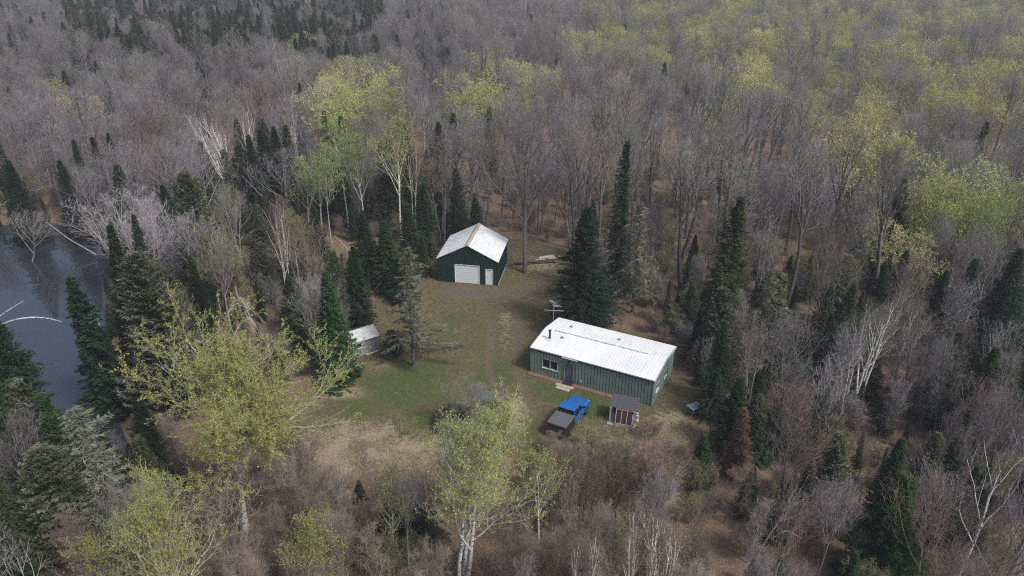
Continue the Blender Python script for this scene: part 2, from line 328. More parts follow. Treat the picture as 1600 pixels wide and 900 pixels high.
MB_ = dict(
    green_wall=plain('grey-green painted steel', (.20, .275, .25), .5, 0, .16, 1.2), roof=roof_mat(),
    white=plain('white paint', (.72, .73, .72), .5, 0, .05), dark=plain('black paint', (.018, .018, .02), .5), glass=plain('dark window glass', (.012, .014, .018), .06, 0, .1),
    winframe=plain('off-white window frame', (.42, .45, .45), .5), greydoor=plain('slate grey door', (.13, .135, .17), .5, 0, .06), forest=plain('dark green steel', (.010, .034, .026), .45, 0, .12, 1.0), garagedoor=plain('white sectional door', (.74, .78, .82), .5, 0, .04),
    tanstrip=plain('tan ridge cap', (.42, .36, .27), .7, 0, .15, 2), brick=plain('red brown edging', (.2, .115, .09), .9, 0, .3, 4), paver=plain('tan concrete pavers', (.42, .36, .29), .9, 0, .2, 6),
    shingle=plain('dark grey shingles', (.075, .075, .085), .9, 0, .3, 5, bump=.3), oldwhite=plain('grimy white boards', (.36, .38, .37), .8, 0, .2, 4), red=plain('dark red boards', (.06, .018, .02), .7, 0, .2, 5),
    shedwall=plain('pale grey shed siding', (.27, .30, .32), .6, 0, .12, 3), sheddoor=plain('grey shed door', (.2, .205, .23), .6, 0, .1, 3), shedroof=plain('lichen-stained pale roofing', (.50, .52, .52), .7, 0, .35, 3.5),
    wood=plain('weathered wood', (.14, .12, .105), .9, 0, .3, 6), rust=plain('rusty steel', (.07, .042, .033), .8, 0, .4, 8), palegreen=plain('pale green boards', (.33, .42, .40), .7, 0, .08, 4),
    blue=plain('metallic blue car paint', (.03, .17, .52), .3, .35, .04), rubber=plain('black rubber', (.015, .015, .015), .8), bedcover=plain('grey ribbed bed cover', (.12, .122, .135), .7, 0, .12, 5),
    chrome=plain('bright metal', (.5, .5, .52), .25, .9, .05), lamp=plain('clear lamp glass', (.6, .6, .58), .15), redlamp=plain('red lamp glass', (.3, .015, .012), .3), skin=plain('bark brown log', (.12, .095, .075), .95, 0, .35, 5),
    sawn=plain('pale sawn wood', (.45, .42, .40), .85, 0, .2, 5), alu=plain('dull aluminium', (.45, .46, .47), .45, .6, .1), cream=plain('cream plastic', (.62, .66, .58), .5))
HX, HY, HA, HL, HW, HH, HR = 1.989, 59.553, -.478, 11.97, 6.41, 2.72, .42
house = empty('long_house', (HX, HY, 0), HA, 'long low grey-green ribbed steel house with a white metal roof beside the blue pickup', 'house')
g = Geo(); th = .12
# walls as outer shell with openings in front (x0,x1,z0,z1): window, door
def wall_front(g, x0, x1, y0, y1, z0, z1, holes):
    xs = sorted({x0, x1, *[h[0] for h in holes], *[h[1] for h in holes]})
    for a, b in zip(xs[:-1], xs[1:]):
        hs = [h for h in holes if h[0] <= a and h[1] >= b]
        if not hs: g.box(a, b, y0, y1, z0, z1); continue
        h = hs[0]
        if h[2] > z0: g.box(a, b, y0, y1, z0, h[2])
        if h[3] < z1: g.box(a, b, y0, y1, h[3], z1)
fh = [(1.12, 2.72, .92, 1.92), (3.38, 4.38, .0, 2.08)]
wall_front(g, 0, HL, 0, th, 0, HH, fh)
g.box(0, HL, HW - th, HW, 0, HH); g.box(0, th, th, HW - th, 0, HH)
eh = [(.75, 1.75, .95, 1.75), (3.3, 4.3, .95, 1.75)]
g2 = Geo(); wall_front(g2, th, HW - th, 0, th, 0, HH, eh)
V = np.concatenate(g2.V); V2 = np.stack([HL - V[:, 1], V[:, 0], V[:, 2]], -1)
g.add(V2, *[p[:, ::-1] if False else p for p in g2.P])
for x in (0.0, HL - th):       # gable triangles under the low ridge
    g.add([(x, 0, HH), (x + th, 0, HH), (x + th, HW, HH), (x, HW, HH), (x, HW / 2, HH + HR), (x + th, HW / 2, HH + HR)], [(0, 1, 5, 4), (3, 4, 5, 2)], [(0, 4, 3), (1, 2, 5)])
# standing panels with deep narrow joints
def panels(g, L, H, holes, put, pitch=.305, gap=.055):
    x = .0
    while x < L - .02:
        a, b = x + gap / 2, min(x + pitch - gap / 2, L)
        cuts = [h for h in holes if h[0] - .06 < b and h[1] + .06 > a]
        if not cuts: put(g, a, b, 0, H)
        else:
            h = cuts[0]
            if h[2] > .1: put(g, a, b, 0, h[2] - .055)
            put(g, a, b, h[3] + .055, H)
        x += pitch
panels(g, HL, HH - .02, fh, lambda g, a, b, z0, z1: g.box(a, b, -.1, -.001, z0, z1))
panels(g, HL, HH - .02, [], lambda g, a, b, z0, z1: g.box(a, b, HW + .001, HW + .1, z0, z1))
panels(g, HW, HH - .02, [], lambda g, a, b, z0, z1: g.box(-.1, -.001, a, b, z0, z1))
panels(g, HW, HH - .02, eh, lambda g, a, b, z0, z1: g.box(HL + .001, HL + .1, a, b, z0, z1))
wallo = part('wall', g, MB_['green_wall'], house)
trim_ = plain('lighter green trim', (.17, .25, .22), .5)
for x in (-.13, HL - .0): part('corner_trim', Geo().box(x, x + .13, -.13, -.102, 0, HH - .02), trim_, house)
# roof: two slabs, ribs
g = Geo(); ov = .16; rth = .09
def slab(g, y0, z0, y1, z1, t, x0=-.14, x1=HL + .16):
    g.hexa([(x0, y0, z0), (x1, y0, z0), (x1, y1, z1), (x0, y1, z1)], [(x0, y0, z0 + t), (x1, y0, z0 + t), (x1, y1, z1 + t), (x0, y1, z1 + t)])
sl = HR / (HW / 2)
slab(g, -ov, HH - ov * sl + .01, HW / 2, HH + HR + .01, rth); slab(g, HW / 2, HH + HR + .01, HW + ov, HH - ov * sl + .01, rth)
x = 0.0
while x < HL:
    for ya, za, yb, zb in ((-ov, HH - ov * sl, HW / 2, HH + HR), (HW / 2, HH + HR, HW + ov, HH - ov * sl)):
        g.hexa([(x - .02, ya, za + rth + .012), (x + .02, ya, za + rth + .012), (x + .02, yb, zb + rth + .012), (x - .02, yb, zb + rth + .012)], [(x - .01, ya, za + rth + .04), (x + .01, ya, za + rth + .04), (x + .01, yb, zb + rth + .04), (x - .01, yb, zb + rth + .04)])
    x += .305
roof = part('roof', g, MB_['roof'], house)
g = Geo(); rr = random.Random(3); xs_ = [.9]
while xs_[-1] < HL * .86: xs_.append(xs_[-1] + rr.uniform(.1, .22))
pr_ = [HW / 2 - rr.choice([.03, .05, .12]) for _ in xs_] ; pr2 = [HW / 2 + rr.choice([.03, .05, .10]) for _ in xs_]
zt_ = HH + HR + rth + .055      # ragged worn strip lying along the ridge
nn_ = len(xs_); V = [(x, a, zt_ - .03) for x, a in zip(xs_, pr_)] + [(x, a, zt_ - .03) for x, a in zip(xs_, pr2)] + [(x, a, zt_) for x, a in zip(xs_, pr_)] + [(x, a, zt_) for x, a in zip(xs_, pr2)]
q_ = []
for i in range(nn_ - 1):
    q_ += [(i, nn_ + i, nn_ + i + 1, i + 1), (2 * nn_ + i, 2 * nn_ + i + 1, 3 * nn_ + i + 1, 3 * nn_ + i), (i, i + 1, 2 * nn_ + i + 1, 2 * nn_ + i), (nn_ + i, 3 * nn_ + i, 3 * nn_ + i + 1, nn_ + i + 1)]
g.add(V, q_)
part('ridge_seam', g, plain('grey worn ridge strip', (.42, .45, .46), .7, 0, .3, 3), roof)
rk_ = plain('blue-white trim', (.5, .56, .6), .4)
for x0, x1 in ((-.2, -.142), (HL + .162, HL + .22)):
    g = Geo()
    for ya, za, yb, zb in ((-ov, HH - ov * sl, HW / 2, HH + HR), (HW / 2, HH + HR, HW + ov, HH - ov * sl)):
        g.hexa([(x0, ya, za - .12), (x1, ya, za - .12), (x1, yb, zb - .12), (x0, yb, zb - .12)], [(x0, ya, za + rth + .03), (x1, ya, za + rth + .03), (x1, yb, zb + rth + .03), (x0, yb, zb + rth + .03)])
    part('rake_trim', g, rk_, roof)
part('eave_fascia', Geo().box(-.14, HL + .16, -ov - .035, -ov - .002, HH - .14, HH - .03), MB_['dark'], roof)
part('rain_diverter', Geo().box(3.2, 4.75, -ov - .16, -ov - .037, HH - .04, HH - .015), plain('pale metal strip', (.42, .46, .46), .5), roof)
g = Geo(); cx, cy = 1.0, 1.75; cz = HH + cy * sl + rth
ch = part('chimney_pipe', g.tube([(cx, cy, cz - .05), (cx, cy, cz + .85)], .1, 12).tube([(cx, cy, cz + .9), (cx, cy, cz + .98)], .15, 12).tube([(cx, cy, cz + .85), (cx, cy, cz + .9)], .05, 6), MB_['dark'], roof)
part('flashing', Geo().box(cx - .35, cx + .3, cy - .35, cy + .3, cz - .02, cz + .06), MB_['white'], ch)
for vx, vy in ((2.05, 2.35), (1.9, 4.9), (7.0, 4.7)):
    vz = HH + (vy if vy < HW / 2 else HW - vy) * sl + rth
    part('roof_vent', Geo().tube([(vx, vy, vz - .05), (vx, vy, vz + .22)], .07, 10).box(vx - .16, vx + .16, vy - .13, vy + .13, vz - .02, vz + .05), MB_['alu'], roof)
def window(parent, x0, x1, z0, z1, y, panes=2, axis='y', sgn=-1, frame=.035, depth=.07, name='window'):
    """framed window in a wall plane; axis 'y' for a front wall at y, 'x' for an end wall at x=y"""
    def put(g, a, b, c, d, e, f):
        if axis == 'y': g.box(a, b, min(c, d), max(c, d), e, f)
        else: g.box(min(c, d), max(c, d), a, b, e, f)
    g = Geo(); y0, y1 = y + sgn * .115, y - sgn * depth
    put(g, x0, x0 + frame, y0, y1, z0, z1); put(g, x1 - frame, x1, y0, y1, z0, z1); put(g, x0 + frame, x1 - frame, y0, y1, z0, z0 + frame); put(g, x0 + frame, x1 - frame, y0, y1, z1 - frame, z1)
    for k in range(1, panes):
        xm = x0 + (x1 - x0) * k / panes; put(g, xm - .018, xm + .018, y0, y1, z0 + frame, z1 - frame)
    w_ = part(name, g, MB_['winframe'], parent)
    for k in range(panes):
        a = x0 + (x1 - x0) * k / panes + .03; b = x0 + (x1 - x0) * (k + 1) / panes - .03
        g = Geo(); put(g, a, b, y - sgn * .02, y - sgn * .035, z0 + frame * .5, z1 - frame * .5); part('pane', g, MB_['glass'], w_)
    part('sill', (lambda g: (put(g, x0 - .04, x1 + .04, y + sgn * .17, y + sgn * .117, z0 - .05, z0 - .003), g)[1])(Geo()), MB_['white'], w_)
    return w_
window(house, 1.12, 2.72, .92, 1.92, 0)
window(house, .75, 1.75, .95, 1.75, HL, 1, 'x', 1); window(house, 3.3, 4.3, .95, 1.75, HL, 1, 'x', 1)
d = part('door', Geo().box(3.44, 4.32, .01, .06, .05, 2.02), MB_['greydoor'], house)
part('door_frame', Geo().box(3.38, 3.438, -.11, .07, 0, 2.08).box(4.322, 4.38, -.11, .07, 0, 2.08).box(3.438, 4.322, -.11, .07, 2.022, 2.08), MB_['green_wall'], d)
part('handle', Geo().tube([(4.2, -.05, 1.0), (4.2, .02, 1.0)], .035, 8), MB_['chrome'], d)
part('porch_light', Geo().box(3.78, 3.92, -.23, -.102, 2.2, 2.42), MB_['dark'], house)
part('wall_vent', Geo().box(5.0, 5.24, -.16, -.102, .42, .66).box(5.03, 5.21, -.18, -.16, .45, .63), plain('pale plastic vent', (.32, .4, .38), .5), house)
g = Geo(); x = -.25
rr = random.Random(8)
while x < 9.0:
    L_ = rr.uniform(.5, .9); g.box(x, x + L_ - .03, -.62 + rr.uniform(-.03, .03), -.12, -.02, .05 + rr.uniform(0, .02)); x += L_
tag(part('edging_strip', g, MB_['brick']), 'red-brown edging strip laid in the grass along the front wall of the long house', 'edging')
for o in [bpy.data.objects['edging_strip']]: o.location = (HX, HY, 0); o.rotation_euler = (0, 0, HA)
g = Geo()
for i in range(3):
    for j in range(2):
        g.box(3.2 + i * .46, 3.62 + i * .46, -1.55 + j * .46, -1.13 + j * .46, -.02, .055 + .012 * ((i + j) % 2))
g.box(2.95, 3.2, -1.05, -.66, -.02, .05); g.box(4.5, 4.75, -1.0, -.64, -.02, .05)
pv_ = tag(part('paver_step', g, MB_['paver']), 'small patch of square tan pavers in the grass before the grey house door', 'pavers'); pv_.location = (HX, HY, 0); pv_.rotation_euler = (0, 0, HA)
dm = tag(part('door_mat', Geo().box(3.45, 4.4, -.62, -.12, .075, .10).box(3.5, 4.35, -.57, -.17, .10, .108), MB_['rubber']), 'black door mat on the ground under the grey house door', 'door mat'); dm.location = (HX, HY, 0); dm.rotation_euler = (0, 0, HA)
# ------------------------------------------------------------------ antenna mast behind the house
an = empty('antenna_mast', (4.24, 64.75, 0), 0, 'thin metal mast with a many-armed aerial behind the left end of the long house', 'antenna')
part('mast', Geo().tube([(0, 0, 0), (0, 0, 5.0)], .035, 6), MB_['alu'], an)
part('crossbar', Geo().tube([(-1.0, -.05, 4.05), (1.0, -.05, 3.95)], .024, 6), MB_['sawn'], an)
g = Geo(); bd = np.array([.42, -.91, 0]); bd /= np.linalg.norm(bd); pd = np.array([.99, .1, 0])
g.tube([np.array([0, 0, 4.75]) - bd * .75, np.array([0, 0, 4.75]) + bd * .75], .022, 6)
for k, t_ in enumerate(np.linspace(-.72, .72, 6)):
    c = np.array([.0, 0, 4.78]) + bd * t_; l = .18 + .04 * k; g.tube([c - pd * l, c + pd * l * 1.2], .009, 4)
part('aerial', g, MB_['alu'], an)
# ------------------------------------------------------------------ dark green garage
QX, QY, QA, QW, QL, QH, QR = -8.983, 79.661, -.154, 7.35, 6.98, 3.14, 5.02
gar = empty('garage', (QX, QY, 0), QA, 'dark green steel garage with a white gable roof and a white overhead door', 'garage')
g = Geo(); dh = [(2.08, 5.15, 0, 2.45), (5.86, 6.78, 0, 2.08)]
wall_front(g, 0, QW, 0, th, 0, QH, dh); g.box(0, QW, QL - th, QL, 0, QH); g.box(0, th, th, QL - th, 0, QH); g.box(QW - th, QW, th, QL - th, 0, QH)
for y in (0.0, QL - th): g.prism([(0, QH), (QW, QH), (QW / 2, QR - .02)], y, y + th)
x = .12
while x < QW:
    hs = [h for h in dh if h[0] - .03 < x < h[1] + .03]
    top = QH + (QR - QH) * (1 - abs(x - QW / 2) / (QW / 2)) - .06
    g.box(x - .02, x + .02, -.03, -.002, hs[0][3] + .1 if hs else 0, top); g.box(x - .02, x + .02, QL + .002, QL + .03, 0, top); x += .23
y = .12
while y < QL: g.box(-.03, -.002, y - .02, y + .02, 0, QH - .05); g.box(QW + .002, QW + .03, y - .02, y + .02, 0, QH - .05); y += .23
part('wall', g, MB_['forest'], gar)
g = Geo(); o_ = .12; k_ = (QR - QH) / (QW / 2); t_ = .08; ya, yb = -.16, QL + .16
g.hexa([(-o_, ya, QH - o_ * k_), (QW / 2, ya, QR), (QW / 2, yb, QR), (-o_, yb, QH - o_ * k_)], [(-o_, ya, QH - o_ * k_ + t_), (QW / 2, ya, QR + t_), (QW / 2, yb, QR + t_), (-o_, yb, QH - o_ * k_ + t_)])
g.hexa([(QW / 2, ya, QR), (QW + o_, ya, QH - o_ * k_), (QW + o_, yb, QH - o_ * k_), (QW / 2, yb, QR)], [(QW / 2, ya, QR + t_), (QW + o_, ya, QH - o_ * k_ + t_), (QW + o_, yb, QH - o_ * k_ + t_), (QW / 2, yb, QR + t_)])
y = .1
while y < QL:
    for sx in (0, 1):
        xa, xb = (-o_, QW / 2) if not sx else (QW + o_, QW / 2)
        za, zb = QH - o_ * k_ + t_ + .004, QR + t_ + .004
        q = [(xa, y - .02, za), (xa, y + .02, za), (xb, y + .02, zb), (xb, y - .02, zb)]
        g.hexa(q, [(a, b, c + .03) for a, b, c in q])
    y += .23
gr = part('roof', g, MB_['roof'], gar)
g = Geo(); c = QR + t_
g.hexa([(QW / 2 - .27, ya - .01, c - .27 * k_ + .036), (QW / 2, ya - .01, c + .036), (QW / 2, yb + .01, c + .036), (QW / 2 - .27, yb + .01, c - .27 * k_ + .036)], [(QW / 2 - .27, ya - .01, c - .27 * k_ + .06), (QW / 2, ya - .01, c + .06), (QW / 2, yb + .01, c + .06), (QW / 2 - .27, yb + .01, c - .27 * k_ + .06)])
g.hexa([(QW / 2, ya - .01, c + .036), (QW / 2 + .27, ya - .01, c - .27 * k_ + .036), (QW / 2 + .27, yb + .01, c - .27 * k_ + .036), (QW / 2, yb + .01, c + .036)], [(QW / 2, ya - .01, c + .06), (QW / 2 + .27, ya - .01, c - .27 * k_ + .06), (QW / 2 + .27, yb + .01, c - .27 * k_ + .06), (QW / 2, yb + .01, c + .06)])
part('ridge_cap', g, MB_['tanstrip'], gr)
g = Geo()
for k in range(5): g.box(2.14, 5.09, .02, .07, .03 + k * .477, .03 + k * .477 + .462)
gd = part('overhead_door', g, MB_['garagedoor'], gar)
part('frame', Geo().box(2.08, 2.138, -.045, .08, 0, 2.45).box(5.092, 5.15, -.045, .08, 0, 2.45).box(2.138, 5.092, -.045, .08, 2.42, 2.45), MB_['white'], gd)
d = part('door', Geo().box(5.92, 6.72, .02, .07, .04, 2.02), MB_['garagedoor'], gar)
part('frame', Geo().box(5.86, 5.918, -.045, .08, 0, 2.08).box(6.722, 6.78, -.045, .08, 0, 2.08).box(5.918, 6.722, -.045, .08, 2.022, 2.08), MB_['white'], d)
part('handle', Geo().tube([(6.02, -.04, 1.0), (6.02, .03, 1.0)], .035, 8), MB_['chrome'], d)
part('base_trim', Geo().box(QW + .031, QW + .06, 0, QL, 0, .14), MB_['oldwhite'], gar)
# ------------------------------------------------------------------ pale shed
ang = math.atan2(63.34 - 61.77, -13.47 + 15.64)
sh = empty('garden_shed', (-15.75, 61.7, 0), ang, 'small pale grey shed with double doors half hidden by conifers', 'shed')
SW, SD, SH_ = 2.75, 2.1, 1.95
g = Geo(); shh = [(.35, 1.05, 1.05, 1.6), (1.4, 2.6, .08, 1.8)]
wall_front(g, 0, SW, 0, .08, .04, SH_, shh); g.box(0, SW, SD - .08, SD, .04, SH_); g.box(0, .08, .08, SD - .08, .04, SH_); g.box(SW - .08, SW, .08, SD - .08, .04, SH_)
for x in (0.0, SW - .08): g.add([(x, 0, SH_), (x + .08, 0, SH_), (x + .08, SD, SH_), (x, SD, SH_), (x, SD / 2, SH_ + .55), (x + .08, SD / 2, SH_ + .55)], [(0, 1, 5, 4), (3, 4, 5, 2)], [(0, 4, 3), (1, 2, 5)])
part('wall', g, MB_['shedwall'], sh)
g = Geo(); k2 = .55 / (SD / 2)
for ya, za, yb, zb in ((-.15, SH_ - .15 * k2 + .01, SD / 2, SH_ + .56), (SD / 2, SH_ + .56, SD + .15, SH_ - .15 * k2 + .01)): slab(g, ya, za, yb, zb, .05, -.12, SW + .12)
part('roof', g, MB_['shedroof'], sh)
part('eave_trim', Geo().box(-.12, SW + .12, -.19, -.152, SH_ - .16, SH_ - .03), MB_['white'], sh)
window(sh, .35, 1.05, 1.05, 1.6, 0, 1)
for x0, x1 in ((1.42, 1.985), (2.015, 2.58)):
    d = part('door', Geo().box(x0, x1, .0, .05, .1, 1.78), MB_['sheddoor'], sh); part('brace', Geo().box(x0 + .03, x1 - .03, -.02, -.003, .9, .97), MB_['sheddoor'], d)
part('sill_board', Geo().box(1.3, 2.75, -.08, -.003, 0, .09), MB_['white'], sh)
# ------------------------------------------------------------------ lean-to (cellar entry) before the house's right end
px0, py0 = 8.55, 51.55; la = -.30
lt = empty('cold_frame_shelter', (px0, py0, 0), la, 'small shelter with a dark shingled roof over three dark red panels in white frames', 'shelter'); lt.scale = (1, 1, .86)
g = Geo()
for x in (.03, 2.12):
    for y in (.03, 1.5): g.box(x - .05, x + .05, y - .05, y + .05, 0, 1.9)
for x in (-.02, 2.17): pass
part('post', Geo().box(-.02, .1, -.02, .1, .02, 1.75), MB_['oldwhite'], lt)
part('post', Geo().box(2.05, 2.17, -.02, .1, .02, 1.75), MB_['oldwhite'], lt)
part('post', Geo().box(-.02, .1, 1.4, 1.52, .02, 1.95), MB_['oldwhite'], lt); part('post', Geo().box(2.05, 2.17, 1.4, 1.52, .02, 1.95), MB_['oldwhite'], lt)
part('floor_slab', Geo().box(-.15, 2.3, -.35, 1.6, -.05, .05), MB_['oldwhite'], lt)
g = Geo().hexa([(-.12, .12, 1.76), (2.3, .12, 1.76), (2.3, 1.75, 2.08), (-.12, 1.75, 2.08)], [(-.12, .12, 1.82), (2.3, .12, 1.82), (2.3, 1.75, 2.14), (-.12, 1.75, 2.14)])
for k in range(1, 8): g.box(-.125, 2.305, .12 + k * .2, .14 + k * .2, 1.80 + k * .0393, 1.835 + k * .0393)
part('roof', g, MB_['shingle'], lt)
g = Geo()
b0, b1, z0, z1 = -.3, .1, .22, 1.68
for x in (.55, 1.03, 1.51, 1.99): g.hexa([(x - .03, b0, z0), (x + .03, b0, z0), (x + .03, b0 + .05, z0), (x - .03, b0 + .05, z0)], [(x - .03, b1, z1), (x + .03, b1, z1), (x + .03, b1 + .05, z1), (x - .03, b1 + .05, z1)])
g.hexa([(.52, b0 - .02, .0), (2.02, b0 - .02, .0), (2.02, b0 + .05, .0), (.52, b0 + .05, .0)], [(.52, b0 - .02, .3), (2.02, b0 - .02, .3), (2.02, b0 + .05, .3), (.52, b0 + .05, .3)])
g.box(.52, 2.02, b1, b1 + .07, z1 - .03, z1 + .04)
sf = part('sash_frame', g, MB_['oldwhite'], lt)
for x in (.58, 1.06, 1.54): part('red_panel', Geo().hexa([(x, b0 + .03, .3), (x + .42, b0 + .03, .3), (x + .42, b0 + .05, .3), (x, b0 + .05, .3)], [(x, b1 + .03, z1 - .03), (x + .42, b1 + .03, z1 - .03), (x + .42, b1 + .05, z1 - .03), (x, b1 + .05, z1 - .03)]), MB_['red'], sf)
part('back_panel', Geo().box(.1, 2.05, 1.44, 1.48, .05, 1.9), MB_['dark'], lt)
# garden figure beside it
fx, fy = at(994.5, 661)
gf = empty('garden_ornament', (fx, fy, 0), 0, 'small white garden ornament standing at the right side of the shingled shelter', 'ornament')
def lathe(prof, S=12):
    g = Geo(); P = np.array([(0, 0, z) for r, z in prof]); R = np.array([r for r, z in prof]); return g.tubes(P[None], R[None], S)
part('body', lathe([(.001, .0), (.16, .01), (.17, .5), (.13, .52), (.14, .54), (.13, .7), (.17, .78), (.05, .92), (.001, .93)]), MB_['cream'], gf, smooth=True)
part('head', lathe([(.001, .9), (.08, .93), (.1, 1.0), (.08, 1.08), (.02, 1.13), (.001, 1.135)]), MB_['cream'], gf, smooth=True)
# ------------------------------------------------------------------ little green table
tc_ = at(1085.5, 634.5, .8)
tb = empty('slatted_table', (tc_[0], tc_[1], 0), math.atan2(53.61 - 53.08, 16.54 - 15.57), 'small outdoor table with a pale green slatted top right of the long house', 'table')
g = Geo()
for k in range(5): g.box(-.58, .58, -.46 + k * .186, -.46 + k * .186 + .172, .78, .815)
part('tabletop', g, MB_['palegreen'], tb)
for sx in (-1, 1):
    for sy in (-1, 1): part('leg', Geo().hexa([(sx * .5 - .04, sy * .36 - .04, 0), (sx * .5 + .04, sy * .36 - .04, 0), (sx * .5 + .04, sy * .36 + .04, 0), (sx * .5 - .04, sy * .36 + .04, 0)], [(sx * .42 - .04, sy * .3 - .04, .777), (sx * .42 + .04, sy * .3 - .04, .777), (sx * .42 + .04, sy * .3 + .04, .777), (sx * .42 - .04, sy * .3 + .04, .777)]), MB_['wood'], tb)
part('lower_shelf', Geo().box(-.46, .46, -.33, .33, .26, .3), MB_['wood'], tb)
part('side_rail', Geo().box(-.5, .5, -.36, -.33, .66, .76).box(-.5, .5, .33, .36, .66, .76), MB_['wood'], tb)
# ------------------------------------------------------------------ blue pickup
ta = math.atan2(53.93 - 49.25, 6.29 - 3.78)
tk = empty('pickup_truck', (5.03, 51.59, 0), ta, 'bright blue pickup with a grey-covered bed parked in the grass before the long house', 'pickup')
TW = .93
def loft(secs, cap=True):
    """body from cross-sections: each (x, [(y, z), ...]) with equal point counts"""
    g = Geo(); n = len(secs[0][1]); V = [(x, y, z) for x, pr in secs for y, z in pr]
    q = [(i * n + j, i * n + (j + 1) % n, (i + 1) * n + (j + 1) % n, (i + 1) * n + j) for i in range(len(secs) - 1) for j in range(n)]
    g.add(V, [tuple(reversed(a)) for a in q])
    if cap:
        for s_i, rev in ((0, False), (len(secs) - 1, True)):
            t3 = [(s_i * n, s_i * n + j, s_i * n + j + 1) for j in range(1, n - 1)]; g.add(V, [tuple(reversed(a)) if not rev else a for a in t3])
    return g
def sect(w, zb, zs, zt, wt): return [(-w * .96, zb), (-w, zb + .2), (-w, zs), (-wt, zt), (wt, zt), (w, zs), (w, zb + .2), (w * .96, zb)]
# x forward: bed -2.7..-.75, cab -.75..1.05, bonnet 1.05..2.7
part('bed', loft([(-2.68, sect(TW * .98, .5, 1.2, 1.28, TW * .95)), (-2.6, sect(TW, .42, 1.22, 1.32, TW * .96)), (-1.0, sect(TW, .42, 1.22, 1.32, TW * .96)), (-.8, sect(TW, .42, 1.22, 1.32, TW * .96))]), MB_['dark'], tk, 'dark truck bed side')
g = Geo().box(-2.66, -.78, -TW * .95, TW * .95, 1.325, 1.4)
for k in range(11): g.box(-2.62 + k * .17, -2.57 + k * .17, -TW * .93, TW * .93, 1.402, 1.42)
part('bed_cover', g, MB_['bedcover'], tk)
part('body', loft([(-.79, sect(TW, .4, 1.02, 1.14, TW * .95)), (1.0, sect(TW, .4, 1.02, 1.14, TW * .95)), (1.2, sect(TW, .4, 1.0, 1.16, TW * .84)), (2.0, sect(TW, .42, .98, 1.12, TW * .8)), (2.5, sect(TW * .96, .45, .92, 1.03, TW * .74)), (2.68, sect(TW * .86, .5, .8, .9, TW * .68))]), MB_['blue'], tk, smooth=False)
def cabs(w0, w1, z0, z1): return [(-w0, z0), (-w1, z1), (w1, z1), (w0, z0)]
g = Geo()
g.hexa([(-.78, -TW * .95, 1.145), (1.15, -TW * .93, 1.165), (1.15, TW * .93, 1.165), (-.78, TW * .95, 1.145)], [(-.62, -TW * .8, 1.74), (.5, -TW * .8, 1.74), (.5, TW * .8, 1.74), (-.62, TW * .8, 1.74)])
part('cab_glass', g, MB_['glass'], tk)
part('cab_roof', loft([(-.7, [(-.74, 1.745), (-.70, 1.80), (.70, 1.80), (.74, 1.745)]), (-.3, [(-.78, 1.745), (-.7, 1.86), (.7, 1.86), (.78, 1.745)]), (.3, [(-.78, 1.745), (-.7, 1.85), (.7, 1.85), (.78, 1.745)]), (.56, [(-.76, 1.745), (-.68, 1.79), (.68, 1.79), (.76, 1.745)])]), MB_['blue'], tk)
for sy in (-1, 1):
    for xb, xt in ((1.12, .47), (.2, .1), (-.74, -.6)):
        g = Geo(); g.hexa([(xb - .05, sy * TW * .95 - .02, 1.15), (xb + .03, sy * TW * .95 - .02, 1.15), (xb + .03, sy * TW * .95 + .02, 1.15), (xb - .05, sy * TW * .95 + .02, 1.15)], [(xt - .05, sy * TW * .81 - .02, 1.745), (xt + .03, sy * TW * .81 - .02, 1.745), (xt + .03, sy * TW * .81 + .02, 1.745), (xt - .05, sy * TW * .81 + .02, 1.745)])
        part('pillar', g, MB_['blue'], tk)
part('bonnet_scoop', Geo().hexa([(1.5, -.3, 1.12), (2.3, -.26, 1.04), (2.3, .26, 1.04), (1.5, .3, 1.12)], [(1.55, -.26, 1.2), (2.25, -.22, 1.1), (2.25, .22, 1.1), (1.55, .26, 1.2)]), MB_['blue'], tk)
part('wiper', Geo().tube([(1.16, -.55, 1.19), (.98, .05, 1.34)], .014, 4).tube([(1.16, .1, 1.19), (.98, .7, 1.34)], .014, 4), MB_['rubber'], tk)
part('front_bumper', Geo().box(2.62, 2.8, -TW * .9, TW * .9, .45, .68), MB_['dark'], tk); part('rear_bumper', Geo().box(-2.84, -2.69, -TW * .92, TW * .92, .45, .66), MB_['chrome'], tk)
part('grille', Geo().box(2.66, 2.72, -.5, .5, .69, .86), MB_['dark'], tk)
for sy in (-1, 1):
    part('headlight', Geo().hexa([(2.5, sy * .72 - .14, .72), (2.7, sy * .7 - .14, .72), (2.7, sy * .7 + .14, .72), (2.5, sy * .72 + .17, .72)], [(2.48, sy * .7 - .14, .9), (2.64, sy * .68 - .14, .88), (2.64, sy * .68 + .12, .88), (2.48, sy * .7 + .15, .9)]), MB_['lamp'], tk)
    part('tail_light', Geo().box(-2.71, -2.66, sy * .84 - .07, sy * .84 + .07, .8, 1.15), MB_['redlamp'], tk)
    part('wing_mirror', Geo().box(.95, 1.05, sy * 1.0 - .1, sy * 1.0 + .1, 1.15, 1.35), MB_['dark'], tk)
    part('door_handle', Geo().box(.3, .46, sy * (TW + .012) - .01, sy * (TW + .012) + .01, .98, 1.02), MB_['chrome'], tk)
    for x in (-1.75, 1.75):
        wl = part('wheel', Geo().tube([(x, sy * TW - sy * .24, .38), (x, sy * TW + sy * .03, .38)], .38, 20), MB_['rubber'], tk); part('rim', Geo().tube([(x, sy * TW + sy * .031, .38), (x, sy * TW + sy * .05, .38)], .22, 12), MB_['chrome'], wl)
